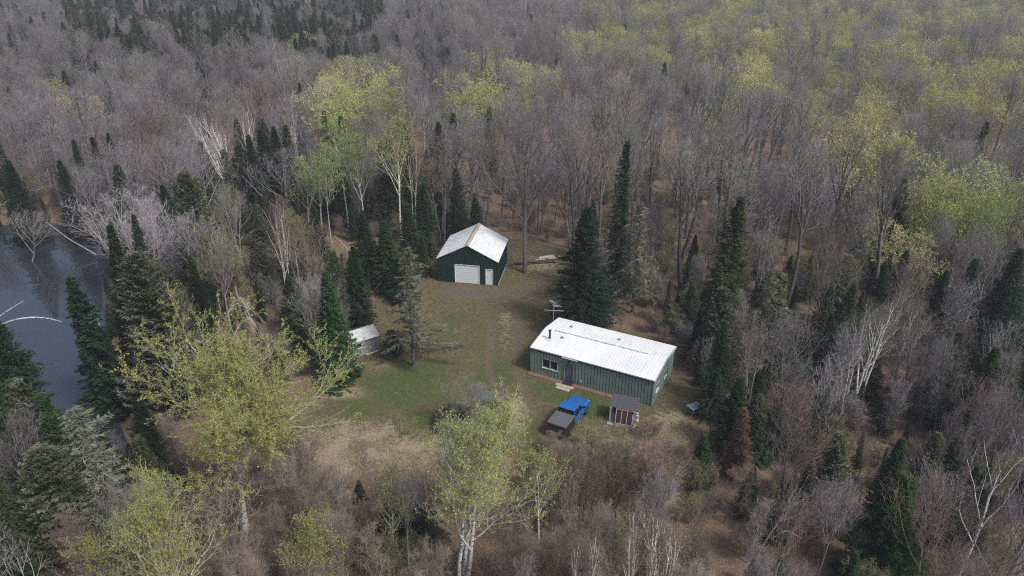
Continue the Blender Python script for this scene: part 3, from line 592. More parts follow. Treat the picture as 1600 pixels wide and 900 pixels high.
# ------------------------------------------------------------------ dark cart behind the middle shrub
cpt = at(780, 623, .5)
ct = empty('utility_cart', (cpt[0] - .6, cpt[1] - .15, 0), math.radians(-12), 'dark low trailer half hidden behind the bush left of the pickup', 'trailer')
g = Geo().hexa([(-1.1, -.62, .42), (1.0, -.62, .42), (1.0, .62, .42), (-1.1, .62, .42)], [(-1.2, -.7, .85), (1.12, -.7, .85), (1.12, .7, .85), (-1.2, .7, .85)])
part('box', g, MB_['dark'], ct)
part('lid', loft([(-1.25, [(-.72, .86), (-.6, .93), (.6, .93), (.72, .86)]), (0, [(-.74, .86), (-.6, 1.03), (.6, 1.03), (.74, .86)]), (1.15, [(-.7, .86), (-.55, .94), (.55, .94), (.7, .86)])]), plain('grey tarp', (.085, .09, .1), .6, 0, .2, 4), ct)
for sy in (-1, 1): part('wheel', Geo().tube([(.1, sy * .66, .3), (.1, sy * .85, .3)], .3, 14), MB_['rubber'], ct)
part('drawbar', Geo().tube([(-1.15, 0, .45), (-2.0, 0, .3)], .035, 6).tube([(-2.0, 0, .3), (-2.0, 0, .02)], .03, 6), MB_['dark'], ct)
# ------------------------------------------------------------------ log piles and stump beside the garage
def log(a, b, r0, r1, mat='skin', label=None, group=None, S=9, bend=.15, name='log', seed=0):
    rg = np.random.default_rng(seed); a, b = np.array(a, float), np.array(b, float); n = 7
    P = a + (b - a) * np.linspace(0, 1, n)[:, None]; P[1:-1] += rg.normal(0, bend * .3, (n - 2, 3)) * [1, 1, .3]
    o = part(name, Geo().tube(P, np.linspace(r0, r1, n), S), MB_[mat]); return tag(o, label, 'log', group)
lp = at(797, 413); lq = at(840, 411)
for k in range(5):
    log((lp[0] + .2 * k, lp[1] + .32 * (k % 3) - .3, .16 + .26 * (k // 3)), (lq[0] + .1 * k - .3, lq[1] + .32 * (k % 3) - .3, .16 + .26 * (k // 3)), .15, .12, 'skin', 'dark log in the low pile between the garage and the pale boards', 'dark logs in the pile beside the garage', seed=k)
bp = at(838, 411); bq = at(868, 408)
for k in range(4):
    log((bp[0] + .15 * k, bp[1] + .3 * (k % 2), .45 + .2 * (k // 2)), (bq[0] - .1 * k, bq[1] + .3 * (k % 2), .45 + .2 * (k // 2)), .14, .12, 'sawn', 'pale peeled log lying on top of the pile right of the big maple', 'pale peeled logs on the pile', seed=10 + k)
for k in range(3):
    log((bp[0] - .3, bp[1] - .3 + .35 * k, .16), (bq[0] + .6, bq[1] - .3 + .35 * k, .16), .17, .14, 'rust', 'reddish brown log at the foot of the pale log pile', 'reddish logs under the pale ones', seed=20 + k)
sp = at(796, 446)
st = tag(part('tree_stump', lathe([(.001, 0), (.42, .0), (.32, .15), (.27, .5), (.25, 1.25), (.2, 1.38), (.12, 1.3), (.001, 1.32)], 11), MB_['rust'], smooth=False), 'upright dark brown tree stump at the right front corner of the garage', 'stump'); st.location = (sp[0], sp[1], -.02)
# brush ring at the foot of the maple
# ------------------------------------------------------------------ grey plank hut far in the woods
hp = at(918, 338)
ht = empty('plank_hut', (hp[0] - 1.4, hp[1], 0), .05, 'weathered grey plank woodshed among the trees behind the tall dark fir', 'woodshed')
g = Geo()
for k in range(14):
    if k in (1, 2): continue
    g.box(k * .21, k * .21 + .19, 0, .05, .02, 1.75 + .06 * (k % 3))
part('front_boards', g, plain('grey boards', (.2, .2, .22), .9, 0, .25, 4), ht); part('side_wall', Geo().box(0, .05, .06, 1.6, .02, 1.7).box(2.87, 2.92, .06, 1.6, .02, 1.7).box(.06, 2.86, 1.55, 1.6, .02, 1.6), MB_['wood'], ht)
part('roof', Geo().hexa([(-.15, .1, 1.86), (3.05, .1, 1.86), (3.05, 1.8, 1.7), (-.15, 1.8, 1.7)], [(-.15, .1, 1.91), (3.05, .1, 1.91), (3.05, 1.8, 1.75), (-.15, 1.8, 1.75)]), plain('dark felt', (.07, .065, .07), .9, 0, .3, 3), ht)
# ------------------------------------------------------------------ haze
mt, t, N = mat_new('thin haze')
pvn = N('ShaderNodeVolumePrincipled'); pvn.inputs['Color'].default_value = (.86, .9, 1, 1); pvn.inputs['Density'].default_value = .0005; pvn.inputs['Anisotropy'].default_value = .1
o = N('ShaderNodeOutputMaterial'); t.links.new(pvn.outputs[0], o.inputs['Volume'])
tag(part('haze', Geo().box(-600, 600, -40, 900, -4, 44), mt), kind='stuff')
# ------------------------------------------------------------------ trees
def nrm(a): return a / (np.linalg.norm(a, axis=-1, keepdims=True) + 1e-9)
def grow(rng, P, R, n, t0, t1, ratio, ang, up, wob, K, rr=.62, rtip=.3, rmin=.008, taper=.7, drop=0.0):
    """children of every limb in P (N,K+1,3) with radii R"""
    N, K1, _ = P.shape
    idx = np.repeat(np.arange(N), n); t = t0 + (t1 - t0) * (np.tile(np.arange(n), N) + rng.random(N * n)) / n
    f = np.clip(t, 0, .999) * (K1 - 1); i = np.floor(f).astype(int); w_ = (f - i)[:, None]
    base = P[idx, i] * (1 - w_) + P[idx, i + 1] * w_; rad = R[idx, i] * (1 - w_[:, 0]) + R[idx, i + 1] * w_[:, 0]
    tan_ = nrm(P[idx, i + 1] - P[idx, i])
    plen = np.linalg.norm(np.diff(P, axis=1), axis=2).sum(1)[idx]
    ref = np.where(np.abs(tan_[:, 2:3]) > .9, [[1., 0, 0]], [[0, 0, 1.]]); A = nrm(np.cross(tan_, ref)); B = np.cross(tan_, A)
    az = np.tile(np.arange(n), N) * 2.4 + np.repeat(rng.random(N) * 6.28, n) + rng.normal(0, .35, N * n)
    an_ = np.radians(rng.uniform(ang[0], ang[1], N * n))
    d = tan_ * np.cos(an_)[:, None] + (A * np.cos(az)[:, None] + B * np.sin(az)[:, None]) * np.sin(an_)[:, None]
    L_ = plen * ratio * (1 + taper * .5 - taper * (t - t0) / max(t1 - t0, 1e-3)) * rng.uniform(.7, 1.2, N * n)
    Q = np.empty((N * n, K + 1, 3)); Q[:, 0] = base
    for k in range(K):
        d = nrm(d + np.array([0, 0, up]) + rng.normal(0, wob, d.shape) - np.array([0, 0, drop * k / K])); Q[:, k + 1] = Q[:, k] + d * (L_ / K)[:, None]
    r0 = np.maximum(rad * rr, rmin); RR = r0[:, None] * np.linspace(1, rtip, K + 1)[None]
    return Q, np.maximum(RR, rmin * .7)
def stems(rng, h, r0, n=1, fan=0, wob=.05, K=9, start=0.0, up=.06, sweep=None):
    a = rng.random() * 6.28 + np.arange(n) * 6.28 / n + rng.normal(0, .3, n); f = np.radians(fan) * rng.uniform(.4, 1.1, n)
    d = np.stack([np.cos(a) * np.sin(f), np.sin(a) * np.sin(f), np.cos(f)], -1)
    P = np.empty((n, K + 1, 3)); P[:, 0] = np.stack([np.cos(a) * start, np.sin(a) * start, a * 0 - .25], -1)
    hh = h * rng.uniform(.8, 1.0, n) if n > 1 else np.array([h])
    for k in range(K):
        d = nrm(d + np.array([0, 0, up]) + rng.normal(0, wob, d.shape) * [1, 1, .2] + (np.array(sweep) / K if sweep is not None else 0)); P[:, k + 1] = P[:, k] + d * (hh / K)[:, None]
    return P, r0 * (np.linspace(1, .12, K + 1)[None] ** .8) * np.ones((n, 1))
def spk(rng, P, R, n, length, ang, up, r, t0=.15):
    N, K1, _ = P.shape
    idx = np.repeat(np.arange(N), n); t = t0 + (.99 - t0) * rng.random(N * n); f = t * (K1 - 1); i = np.floor(f).astype(int); w_ = (f - i)[:, None]
    base = P[idx, i] * (1 - w_) + P[idx, i + 1] * w_; tn = nrm(P[idx, i + 1] - P[idx, i]); d = nrm(tn + rng.normal(0, math.tan(math.radians(ang)), tn.shape) + np.array([0, 0, up]))
    D = d * (length * rng.uniform(.5, 1.3, N * n))[:, None]
    return base, D, r * rng.uniform(.7, 1.2, N * n)
def broadleaf(seed, h, r0, nst=1, fan=0, stem=1.0, n=(13, 6, 5, 6), t0=.4, ang=(35, 60), len1=.36, up=.14, wob=.1, twig=.75, rtw=.009, leaf=0, lsize=.11, l2=.5, l3=.5, sweep=None, swob=.04, sides=7, lt=.55, tr=.7):
    """meshes: trunk with limbs, crown of branches and twigs, leaves (or None)"""
    rng = np.random.default_rng(seed)
    P0, R0 = stems(rng, h * stem, r0, nst, fan, swob, start=r0 * 1.2 if nst > 1 else 0, sweep=sweep)
    P1, R1 = grow(rng, P0, R0, n[0], t0, .98, len1 / stem, ang, up, wob, 5, rr=.6, taper=tr)
    P2, R2 = grow(rng, P1, R1, n[1], .2, .98, l2, (25, 55), up, wob * 1.2, 4, rr=.55)
    P3, R3 = grow(rng, P2, R2, n[2], .15, .98, l3, (25, 55), up, wob * 1.4, 3, rr=.55, rmin=rtw)
    T = Geo(); T.tubes(P0, R0, sides); T.tubes(P1, R1, 5)
    C = Geo(); C.tubes(P2, R2, 3); C.tubes(P3, R3, 3)
    B, D, r = spk(rng, P3, R3, n[3], twig, 32, up, rtw); C.spikes(B, D, r)
    B2, D2, r2 = spk(rng, P2, R2, n[3], twig, 38, up, rtw); C.spikes(B2, D2, r2)
    Bt, Dt, rt_ = spk(rng, P1, R1, n[3], twig, 38, up, rtw, .5); C.spikes(Bt, Dt, rt_)
    Lg = None
    if leaf:
        Lg = Geo(); BB = np.vstack([B, B2, Bt]); DD = np.vstack([D, D2, Dt])
        k = int(leaf * len(BB)); ii = rng.integers(0, len(BB), k); c = BB[ii] + DD[ii] * rng.uniform(lt, 1.05, (k, 1)) + rng.normal(0, .05, (k, 3))
        Lg.leaves(c, lsize, rng)
    allp = np.concatenate([P1.reshape(-1, 3), P3.reshape(-1, 3)]); top = np.percentile(allp[:, 2], 99.7)
    wd = 2 * np.percentile(np.hypot(allp[:, 0] - P0[0, 0, 0], allp[:, 1] - P0[0, 0, 1]), 95)
    return T, C, Lg, top, wd
def conifer(seed, h, wd, nb=230, m_=46, z0=.06, droop=.35, spw=.075, spl=.42, power=.85, gap=.0, dead=0.0, curve=0.0, irregular=.15, tipup=.1):
    """trunk and a crown of boughs carrying many small needle sprays; wd is the full width"""
    rng = np.random.default_rng(seed)
    K = 8; zt = np.linspace(-.25, h, K + 1); bx = curve * h * (np.linspace(0, 1, K + 1) ** 2)
    P0 = np.stack([bx + rng.normal(0, .02, K + 1), rng.normal(0, .02, K + 1), zt], -1)[None]; R0 = (h * .0115 * np.linspace(1, .05, K + 1) + .008)[None]
    T = Geo().tubes(P0, R0, 7)
    t = z0 + (1 - z0) * (np.arange(nb) + rng.random(nb)) / nb; t = 1 - (1 - t) ** 1.0
    az = np.arange(nb) * 2.399 + rng.normal(0, .25, nb); q = (1 - (t - z0) / (1 - z0))
    side = 1 + irregular * np.sin(az * 1 + 1.3) + irregular * np.sin(az * 2 + t * 9)
    Lb = wd / 2 * (q ** power + .03) * rng.uniform(.72, 1.12, nb) * side
    if gap: Lb *= np.where(rng.random(nb) < gap, rng.uniform(.2, .6, nb), 1)
    o_ = np.stack([np.cos(az), np.sin(az), 0 * az], -1); z = t * h; x0 = np.interp(z, zt, bx)
    rise = np.where(q < .35, .55 - q, .12 - droop * (q - .35))
    def bp(s): # point along bough
        return np.stack([x0, 0 * x0, z], -1)[:, None] + o_[:, None] * (Lb[:, None] * s)[..., None] + np.array([0, 0, 1.])[None, None] * ((rise * Lb)[:, None] * s - (droop * .5 * Lb)[:, None] * s ** 2 + (tipup * Lb)[:, None] * s ** 4)[..., None]
    sK = np.linspace(0, 1, 4)[None] * np.ones((nb, 1)); PB = bp(sK); RB = (.012 + .012 * Lb)[:, None] * np.linspace(1, .3, 4)[None]
    C = Geo(); T.tubes(PB, RB, 3)
    cnt = np.maximum(4, (m_ * (Lb / (wd / 2) * .8 + .25) * (1 if not dead else 1)).astype(int)); ii = np.repeat(np.arange(nb), cnt); s = rng.random(len(ii)) ** .7
    s = .12 + .9 * s
    pt = bp(np.zeros((nb, 1)))[:, 0][ii]
    b_ = pt + o_[ii] * (Lb[ii] * s)[:, None]; b_[:, 2] += rise[ii] * Lb[ii] * s - droop * .5 * Lb[ii] * s ** 2 + tipup * Lb[ii] * s ** 4
    sd__ = np.stack([-o_[ii, 1], o_[ii, 0], 0 * s], -1) * rng.choice([-1, 1], len(ii))[:, None]
    w_ = rng.uniform(.1, .95, len(ii))[:, None]
    d = nrm(o_[ii] * (1 - w_ * .7) + sd__ * w_ + rng.normal(0, .22, b_.shape) + np.array([0, 0, .02]))
    ln = (spl * (.35 + .75 * (1 - s) * Lb[ii] / (wd / 2) + .2)) * rng.uniform(.7, 1.25, len(ii))
    b_ += rng.normal(0, .04, b_.shape)
    nn = nrm(np.cross(d, np.array([0, 0, 1.])) + rng.normal(0, .45, b_.shape)); ww = (spw * rng.uniform(.6, 1.3, len(ii)))[:, None]
    l_ = ln[:, None]
    V = np.stack([b_, b_ + d * l_ * .55 + nn * ww, b_ + d * l_, b_ + d * l_ * .5 - nn * ww], 1)
    F_ = np.arange(len(ii))[:, None] * 4 + [0, 1, 2, 3]
    keep = rng.random(len(ii)) > dead
    C.add(V, F_[keep])
    if dead:
        k = ~keep; C2 = Geo(); C2.spikes(b_[k], d[k] * l_[k] * 1.6 + np.array([0, 0, -.12]), .008)
        return T, C, C2, h, wd
    return T, C, None, h, wd
LIB = {}
def lib(name, res, mt, mc, ml=None):
    T, C, Lg, top, wd = res
    LIB[name] = dict(trunk=T.mesh(name + ' trunk', M[mt], True), crown=C.mesh(name + ' crown', M[mc]), leaves=Lg.mesh(name + ' leaves', M[ml or 'leaf']) if Lg else None, h=top, w=wd)
def scaled(me, f):
    return me
for i in range(7):      # forest hardwoods, bare
    lib(f'bare{i}', broadleaf(100 + i, [15, 14, 16, 13, 15, 14, 16][i], .17, nst=[1, 1, 1, 1, 1, 2, 3][i], fan=10, stem=[.9, .8, .95, .85, .75, .9, .9][i], n=([13, 11, 15, 16, 10, 8, 6][i], 6, 5, 4), t0=[.42, .35, .5, .38, .45, .4, .45][i], ang=[(20, 42), (28, 58), (16, 36), (22, 46), (16, 40), (18, 38), (16, 34)][i], len1=[.34, .36, .3, .38, .36, .34, .32][i], up=.2, twig=.6, rtw=.0105), 'bark', 'twig')
for i in range(3):      # tall slender hardwoods with long clear trunks
    lib(f'tall{i}', broadleaf(120 + i, 19, .27, stem=.9, n=(12, 6, 5, 4), t0=.5, ang=(20, 40), len1=.28, up=.18, twig=.7, rtw=.0105), 'bark', 'twig')
for i in range(3):      # young maples coming into leaf, round crowns
    lib(f'bud{i}', broadleaf(140 + i, 13, .14, stem=.8, n=(13, 6, 5, 5), t0=.35, ang=(35, 65), len1=.42, up=.12, twig=.6, rtw=.007, leaf=4.2, lsize=.085, lt=.4), 'bark', 'twig')
for i in range(3):      # aspens, narrow crown, white trunk
    lib(f'aspen{i}', broadleaf(160 + i, 16, .2, stem=.95, n=(15, 6, 4, 5), t0=.42, ang=(28, 50), len1=.27, up=.12, twig=.6, rtw=.008, leaf=3.0, lsize=.08, lt=.35, tr=.9), 'birch', 'twig')
for i in range(3):      # birches, bare, several white stems
    lib(f'birch{i}', broadleaf(180 + i, 14, .17, nst=[3, 2, 4][i], fan=[9, 6, 14][i], n=(8, 5, 4, 6), t0=.4, ang=(16, 34), len1=.3, up=.1, twig=.6, rtw=.006, l2=.55), 'birch', 'twig')
for i in range(3):      # brush: many thin stems from the ground
    lib(f'brush{i}', broadleaf(200 + i, 5, .035, nst=[9, 7, 11][i], fan=[22, 16, 28][i], n=(6, 5, 4, 4), t0=.2, ang=(18, 40), len1=.35, up=.12, twig=.36, rtw=.0065, sides=4, leaf=[0, .3, 0][i] and .25, lsize=.05), 'twig', 'twig')
for i in range(2):      # slender upswept saplings
    lib(f'sapling{i}', broadleaf(220 + i, 8, .06, nst=[1, 3][i], fan=7, n=(16, 5, 4, 4), t0=.15, ang=(20, 38), len1=.28, up=.14, twig=.45, rtw=.0065, sides=5), 'bark', 'twig')
lib('budbrush', broadleaf(230, 5.5, .05, nst=5, fan=18, n=(7, 5, 4, 4), t0=.2, ang=(25, 50), len1=.36, up=.1, twig=.4, rtw=.0065, leaf=1.8, lsize=.06, lt=.4), 'twig', 'twig')
for i in range(4):
    lib(f'fir{i}', conifer(300 + i, 12, [4.4, 5.0, 3.8, 4.6][i], nb=460, m_=62, spl=.36, spw=.05, droop=[.3, .42, .25, .36][i], irregular=[.12, .2, .1, .25][i]), 'bark', 'needle')
for i in range(2):
    lib(f'spire{i}', conifer(320 + i, 15, 3.2, nb=400, m_=48, droop=.6, gap=.25, irregular=.3, spl=.34, spw=.055), 'bark', 'needle')
for i in range(2):      # cedars: dense, rounded, olive
    lib(f'cedar{i}', conifer(330 + i, 12, 4.6, nb=480, m_=62, droop=-.1, power=.6, spl=.33, spw=.05, tipup=.3, irregular=.18), 'bark', 'lichen')
lib('scraggy', conifer(350, 13, 5.5, nb=150, m_=46, z0=.2, droop=.55, gap=.3, dead=.45, irregular=.4, spl=.5), 'bark', 'lichen', 'twig')
lib('deadfir', conifer(351, 7, 2.2, nb=170, m_=34, droop=.2, dead=.5, irregular=.2), 'bark', 'needle', 'twig')
GREY, PURP, BROWN, PINK = (.245, .235, .225), (.23, .215, .23), (.19, .158, .13), (.29, .232, .195)
BARKC, DKBARK, WHITE = (.17, .155, .145), (.10, .09, .085), (.72, .70, .67)
YG, LG, OL, AU = (.46, .49, .19), (.34, .39, .11), (.26, .255, .10), (.54, .53, .23)
FIR, SPR, CED = (.044, .078, .034), (.034, .055, .034), (.08, .10, .04)
NCOUNT = {}
WHICH = dict(bare='bare_tree', tall='bare_tree', bud='budding_tree', aspen='aspen_tree', birch='birch_tree', brush='bare_shrub', sapling='sapling_tree', budbrush='budding_shrub', fir='fir_tree', spire='spruce_tree', cedar='cedar_tree', scraggy='dead_spruce', deadfir='dead_fir')
def base_kind(v): return v.rstrip('0123456789')
def gz(x, y):
    i = int(np.clip(np.searchsorted(gx, x) - 1, 0, len(gx) - 2)); j = int(np.clip(np.searchsorted(gy, y) - 1, 0, len(gy) - 2)); return float(GZ[j, i])
def plant(variant, x, y, h, label, group=None, wd=None, tcol=None, ccol=None, lcol=None, rz=None, lean=(0, 0), rng=random):
    L_ = LIB[variant]; k = h / L_['h']; kw = (wd / L_['w']) if wd else k * rng.uniform(.8, 1.3)
    name = WHICH[base_kind(variant)]
    o = empty(name, (x, y, gz(x, y) - .03), rng.uniform(0, 6.28) if rz is None else rz, label, {'bare_shrub': 'shrub', 'budding_shrub': 'shrub'}.get(name, 'tree'), group)
    z_ = o.rotation_euler[2]; o.rotation_euler[0] = lean[0] * math.cos(z_) + lean[1] * math.sin(z_); o.rotation_euler[1] = lean[1] * math.cos(z_) - lean[0] * math.sin(z_); o.scale = (kw, kw, k)
    con = base_kind(variant) in ('fir', 'spire', 'cedar', 'scraggy', 'deadfir')
    link('trunk', L_['trunk'], o, tcol or (DKBARK if con else BARKC)); link('crown', L_['crown'], o, ccol or (FIR if con else GREY))
    if L_['leaves']: link('dead_twigs' if con else 'leaves', L_['leaves'], o, lcol or (GREY if con else YG))
    return o
R_ = random.Random(11)
HERO = []
def hero(variant, u, v, h, label, base=False, **kw):
    """the tree whose tip (or foot, base=True) stands under pixel (u, v)"""
    x, y = at(u, v, 0 if base else h); HERO.append((x, y, (kw.get('wd') or h * .3) / 2))
    kw.setdefault('rng', R_); return plant(variant, x, y, h, label, **kw)
# --- trees that can be told apart, by the pixel of their tip and their height
lib('poplar', broadleaf(401, 16.5, .32, stem=.62, n=(17, 9, 8, 7), t0=.68, ang=(12, 72), len1=.6, up=.11, wob=.14, twig=.5, rtw=.0085, leaf=7.5, lsize=.07, lt=.2, l2=.5, l3=.45, tr=.2), 'birch', 'twig')
lib('poplarb', broadleaf(402, 15, .17, nst=3, fan=8, stem=.92, n=(10, 7, 6, 5), t0=.28, ang=(20, 48), len1=.32, up=.16, wob=.12, twig=.45, rtw=.008, leaf=2.2, lsize=.058, lt=.3, l2=.5, l3=.45), 'birch', 'twig')
lib('fan', broadleaf(403, 13, .13, nst=7, fan=34, stem=1.0, n=(9, 6, 5, 5), t0=.25, ang=(14, 32), len1=.34, up=.05, wob=.06, twig=.6, rtw=.007, l2=.5), 'bark', 'twig')
lib('oldmaple', broadleaf(404, 20, .36, stem=.9, n=(14, 8, 6, 7), t0=.35, ang=(28, 52), len1=.34, up=.15, wob=.1, twig=.6, rtw=.009), 'bark', 'twig')
lib('bent', broadleaf(405, 14, .2, nst=4, fan=16, stem=1.0, n=(10, 5, 3, 4), t0=.3, ang=(14, 32), len1=.34, up=.03, wob=.05, twig=.5, rtw=.006, sweep=(-1.0, 0, -.5)), 'birch', 'twig')
lib('deadwhite', broadleaf(406, 12, .17, nst=1, stem=.95, n=(7, 3, 2, 2), t0=.35, ang=(22, 45), len1=.4, up=.16, wob=.14, twig=.4, rtw=.008), 'birch', 'twig')
lib('birchclump', broadleaf(407, 10, .115, nst=5, fan=11, n=(7, 5, 4, 4), t0=.35, ang=(14, 30), len1=.26, up=.12, wob=.07, twig=.4, rtw=.006), 'birch', 'twig')
WHICH.update(birchclump='birch_tree', poplar='poplar_tree', poplarb='poplar_tree', fan='bare_tree', oldmaple='maple_tree', bent='birch_tree', deadwhite='birch_tree')
hero('poplar', 384, 838, 16.8, 'huge spreading yellow-green tree with a white trunk between pond and lawn', base=True, wd=12.6, tcol=(.70, .69, .65), ccol=(.42, .42, .32), lcol=(.42, .45, .14), rz=.9, lean=(0, .13))
x_, y_ = at(694, 898); hero('poplarb', 722, 915, 13.4, 'tall white-stemmed tree in thin light green leaf at the bottom middle, left of the pickup', base=True, wd=7.0, tcol=(.66, .65, .61), ccol=(.40, .40, .30), lcol=(.36, .42, .12), rz=0, lean=(0, .06))
hero('aspen1', 845, 700, 9.0, 'slim light green sapling just right of the tall white-stemmed tree at the bottom middle', wd=3.4, tcol=(0.62, 0.62, 0.55), lcol=LG)
hero('aspen2', 600, 745, 8.0, 'slim pale green sapling just left of the white-stemmed tree at the bottom middle', wd=3.2, tcol=(0.50, 0.50, 0.45), lcol=OL)
hero('poplarb', 222, 775, 11.8, 'white-stemmed tree in yellow-green leaf cut by the bottom edge, left of the huge yellow-green tree', wd=5.6, tcol=(.55, .55, .5), ccol=(.34, .34, .26), lcol=(.28, .31, .07), rz=1.0)
hero('aspen0', 455, 800, 9.5, 'leafy yellow-green aspen at the bottom edge right of the huge yellow-green tree', wd=4.2, lcol=(.34, .37, .10))
hero('aspen1', 160, 830, 9.5, 'low yellow-green aspen at the bottom edge in the lower left', wd=4.5, lcol=(.30, .32, .09))
hero('fan', 205, 292, 12.5, 'big bare silvery grey tree with many stems fanning out beside the pond', wd=13, tcol=(.44, .42, .43), ccol=(.40, .37, .385), rz=.3)
hero('oldmaple', 820, 426, 20.5, 'large bare grey maple standing right beside the garage', base=True, wd=11.5, tcol=(.15, .135, .125), ccol=(.22, .2, .19), rz=1.2)
hero('scraggy', 646, 571, 12.6, 'half-dead lichen-grey spruce standing alone on the lawn below the garage', base=True, wd=6.6, tcol=(.13, .12, .11), ccol=(.10, .12, .06), lcol=(.27, .27, .22), rz=.4)
# dark firs near the middle
hero('fir1', 918, 325, 14, 'large dense dark fir right of the driveway, behind the long house', wd=7.6, ccol=(.026, .052, .032), rz=1)
hero('spire0', 981, 222, 18.5, 'tallest narrow dark spruce, rising just right of the large dense fir', wd=4.6, ccol=(.035, .06, .034))
hero('scraggy', 1003, 318, 13, 'thin grey-green spruce with sparse twigs behind the long house roof', wd=6.2, ccol=(.07, .085, .05), lcol=(.2, .2, .16))
hero('fir0', 508, 424, 11, 'bright green pointed fir directly left of the pale shed', wd=4.5, ccol=(.035, .088, .028))
hero('fir2', 552, 385, 9.5, 'slim dark fir behind and above the pale shed', wd=3.6, ccol=(.032, .06, .028))
hero('fir3', 540, 556, 2.2, 'low bushy dark juniper against the left front of the pale shed', wd=3.4, ccol=(.035, .06, .03))
hero('fir3', 516, 562, 2.4, 'low bushy dark juniper left of the one that touches the shed', wd=3.6, ccol=(.04, .07, .03))
hero('cedar1', 609, 516, 3.0, 'small blue-green bush hiding the right corner of the pale shed', wd=2.4, ccol=(.045, .075, .05))
hero('fir2', 450, 430, 7.5, 'middling dark fir left of the bright green pointed fir', wd=3.6)
# left side around the pond
hero('spire1', 103, 412, 14.5, 'pointed dark fir standing alone against the pond', wd=5.2, ccol=(.034, .062, .034))
hero('fir0', 172, 356, 16.5, 'tall pointed fir on the right bank of the pond, left of the broad olive cedar', wd=4.6, ccol=(.045, .066, .034))
hero('fir2', 208, 336, 16, 'thin pointed fir peeping over the broad olive cedar', wd=3.2, ccol=(.05, .07, .04))
hero('cedar0', 208, 398, 15.5, 'broad tall olive-grey cedar between the pond and the huge yellow-green tree', wd=7.4, ccol=(.062, .08, .038))
hero('cedar1', 238, 470, 11, 'grey-green lichen-hung cedar just right of the broad olive one', wd=5.2, ccol=(.085, .10, .06))
hero('fir1', -20, 484, 14, 'dark green spruce cut by the left edge below the pond', wd=6, ccol=(.036, .07, .03))
hero('cedar0', 20, 590, 11.5, 'olive cedar at the left edge of the lower left group', wd=4.6, ccol=(.05, .075, .035))
hero('fir0', 62, 612, 10.5, 'small-tipped green fir second from the left in the lower left group', wd=4.0, ccol=(.045, .078, .035))
hero('scraggy', 112, 640, 10.5, 'dead silvery spruce draped in grey lichen in the lower left', wd=7.2, tcol=(.3, .29, .27), ccol=(.13, .15, .10), lcol=(.33, .33, .29))
hero('cedar1', 60, 700, 9, 'rounded olive cedar in front of the dead silvery spruce', wd=5.8, ccol=(.06, .078, .038))
hero('fir3', 216, 622, 9, 'dark fir on the bank right of the small arm of the pond', wd=3.8, ccol=(.035, .058, .03))
for u, v, h, wd_ in ((88, 236, 12, 4.4), (114, 219, 12.5, 3.6), (143, 213, 13, 4.2), (168, 208, 12.5, 3.6)):
    hero(['fir0', 'fir2', 'fir1', 'spire0'][u % 4], u, v, h, 'dark fir in the row on the far shore of the pond, ' + {88: 'first from the left', 114: 'second from the left', 143: 'third from the left', 168: 'rightmost'}[u], 'firs along the far shore of the pond', wd=wd_, ccol=(.032, .055, .034)) if False else plant(['fir0', 'fir2', 'fir1', 'spire0'][u % 4], *at(u, v, h), h, {88: 'leftmost of four dark firs in a row on the far shore of the pond', 114: 'second from the left of four dark firs on the far shore of the pond', 143: 'third from the left of four dark firs on the far shore of the pond', 168: 'rightmost of four dark firs on the far shore of the pond'}[u], 'dark firs in a row on the far shore of the pond', wd=wd_, ccol=(.032, .055, .034), rng=R_)
    HERO.append((*at(u, v, h), 1.8))
hero('fir1', 8, 236, 12.5, 'dark fir at the left edge beyond the pond', wd=5.5, ccol=(.032, .055, .034))
hero('cedar0', 288, 270, 12.5, 'plump olive cedar right of the fanning silvery tree', wd=6.4, ccol=(.075, .095, .03))
hero('cedar1', 246, 222, 12, 'narrow olive cedar behind the fanning silvery tree', wd=3.8, ccol=(.06, .078, .032))
for u, v, h, lb in ((388, 212, 12.5, 'dark narrow fir right beside the bent white birch'), (405, 203, 13, 'second dark narrow fir right of the bent white birch'), (427, 198, 13.5, 'third dark narrow fir right of the bent white birch, its tip highest')):
    hero('spire1' if u == 405 else 'fir2', u, v, h, lb, wd=4.0, ccol=(.03, .052, .03))
hero('spire0', 467, 128, 14, 'lone dark spire of a spruce above the yellow-green aspens', wd=3.4, ccol=(.032, .055, .034))
for u, v, h, wd_, lb in ((685, 190, 14, 5.2, 'tall dark fir left of the old maple, above the garage'), (662, 285, 10, 4.4, 'dark fir just left of the garage roof'), (712, 262, 10.5, 4.6, 'dark fir directly behind the garage roof peak'), (742, 308, 6, 3.6, 'short bushy fir behind the right slope of the garage roof'), (636, 320, 9, 4.2, 'dark fir between the sparse white aspen and the garage'), (600, 345, 8.5, 4.6, 'dark fir below the sparse white aspen'), (566, 330, 9, 4.2, 'dark fir right of the yellow-green aspen trunks'), (625, 395, 6, 4.2, 'low olive fir left of the dark green garage wall'), (489, 322, 9.5, 4.0, 'dark fir at the foot of the yellow-green aspens'), (455, 350, 8, 4, 'dark fir left of the foot of the yellow-green aspens')):
    hero(['fir0', 'fir1', 'fir3'][u % 3], u, v, h, lb, wd=wd_, ccol=(.03, .058, .03) if u % 2 else (.04, .068, .03))
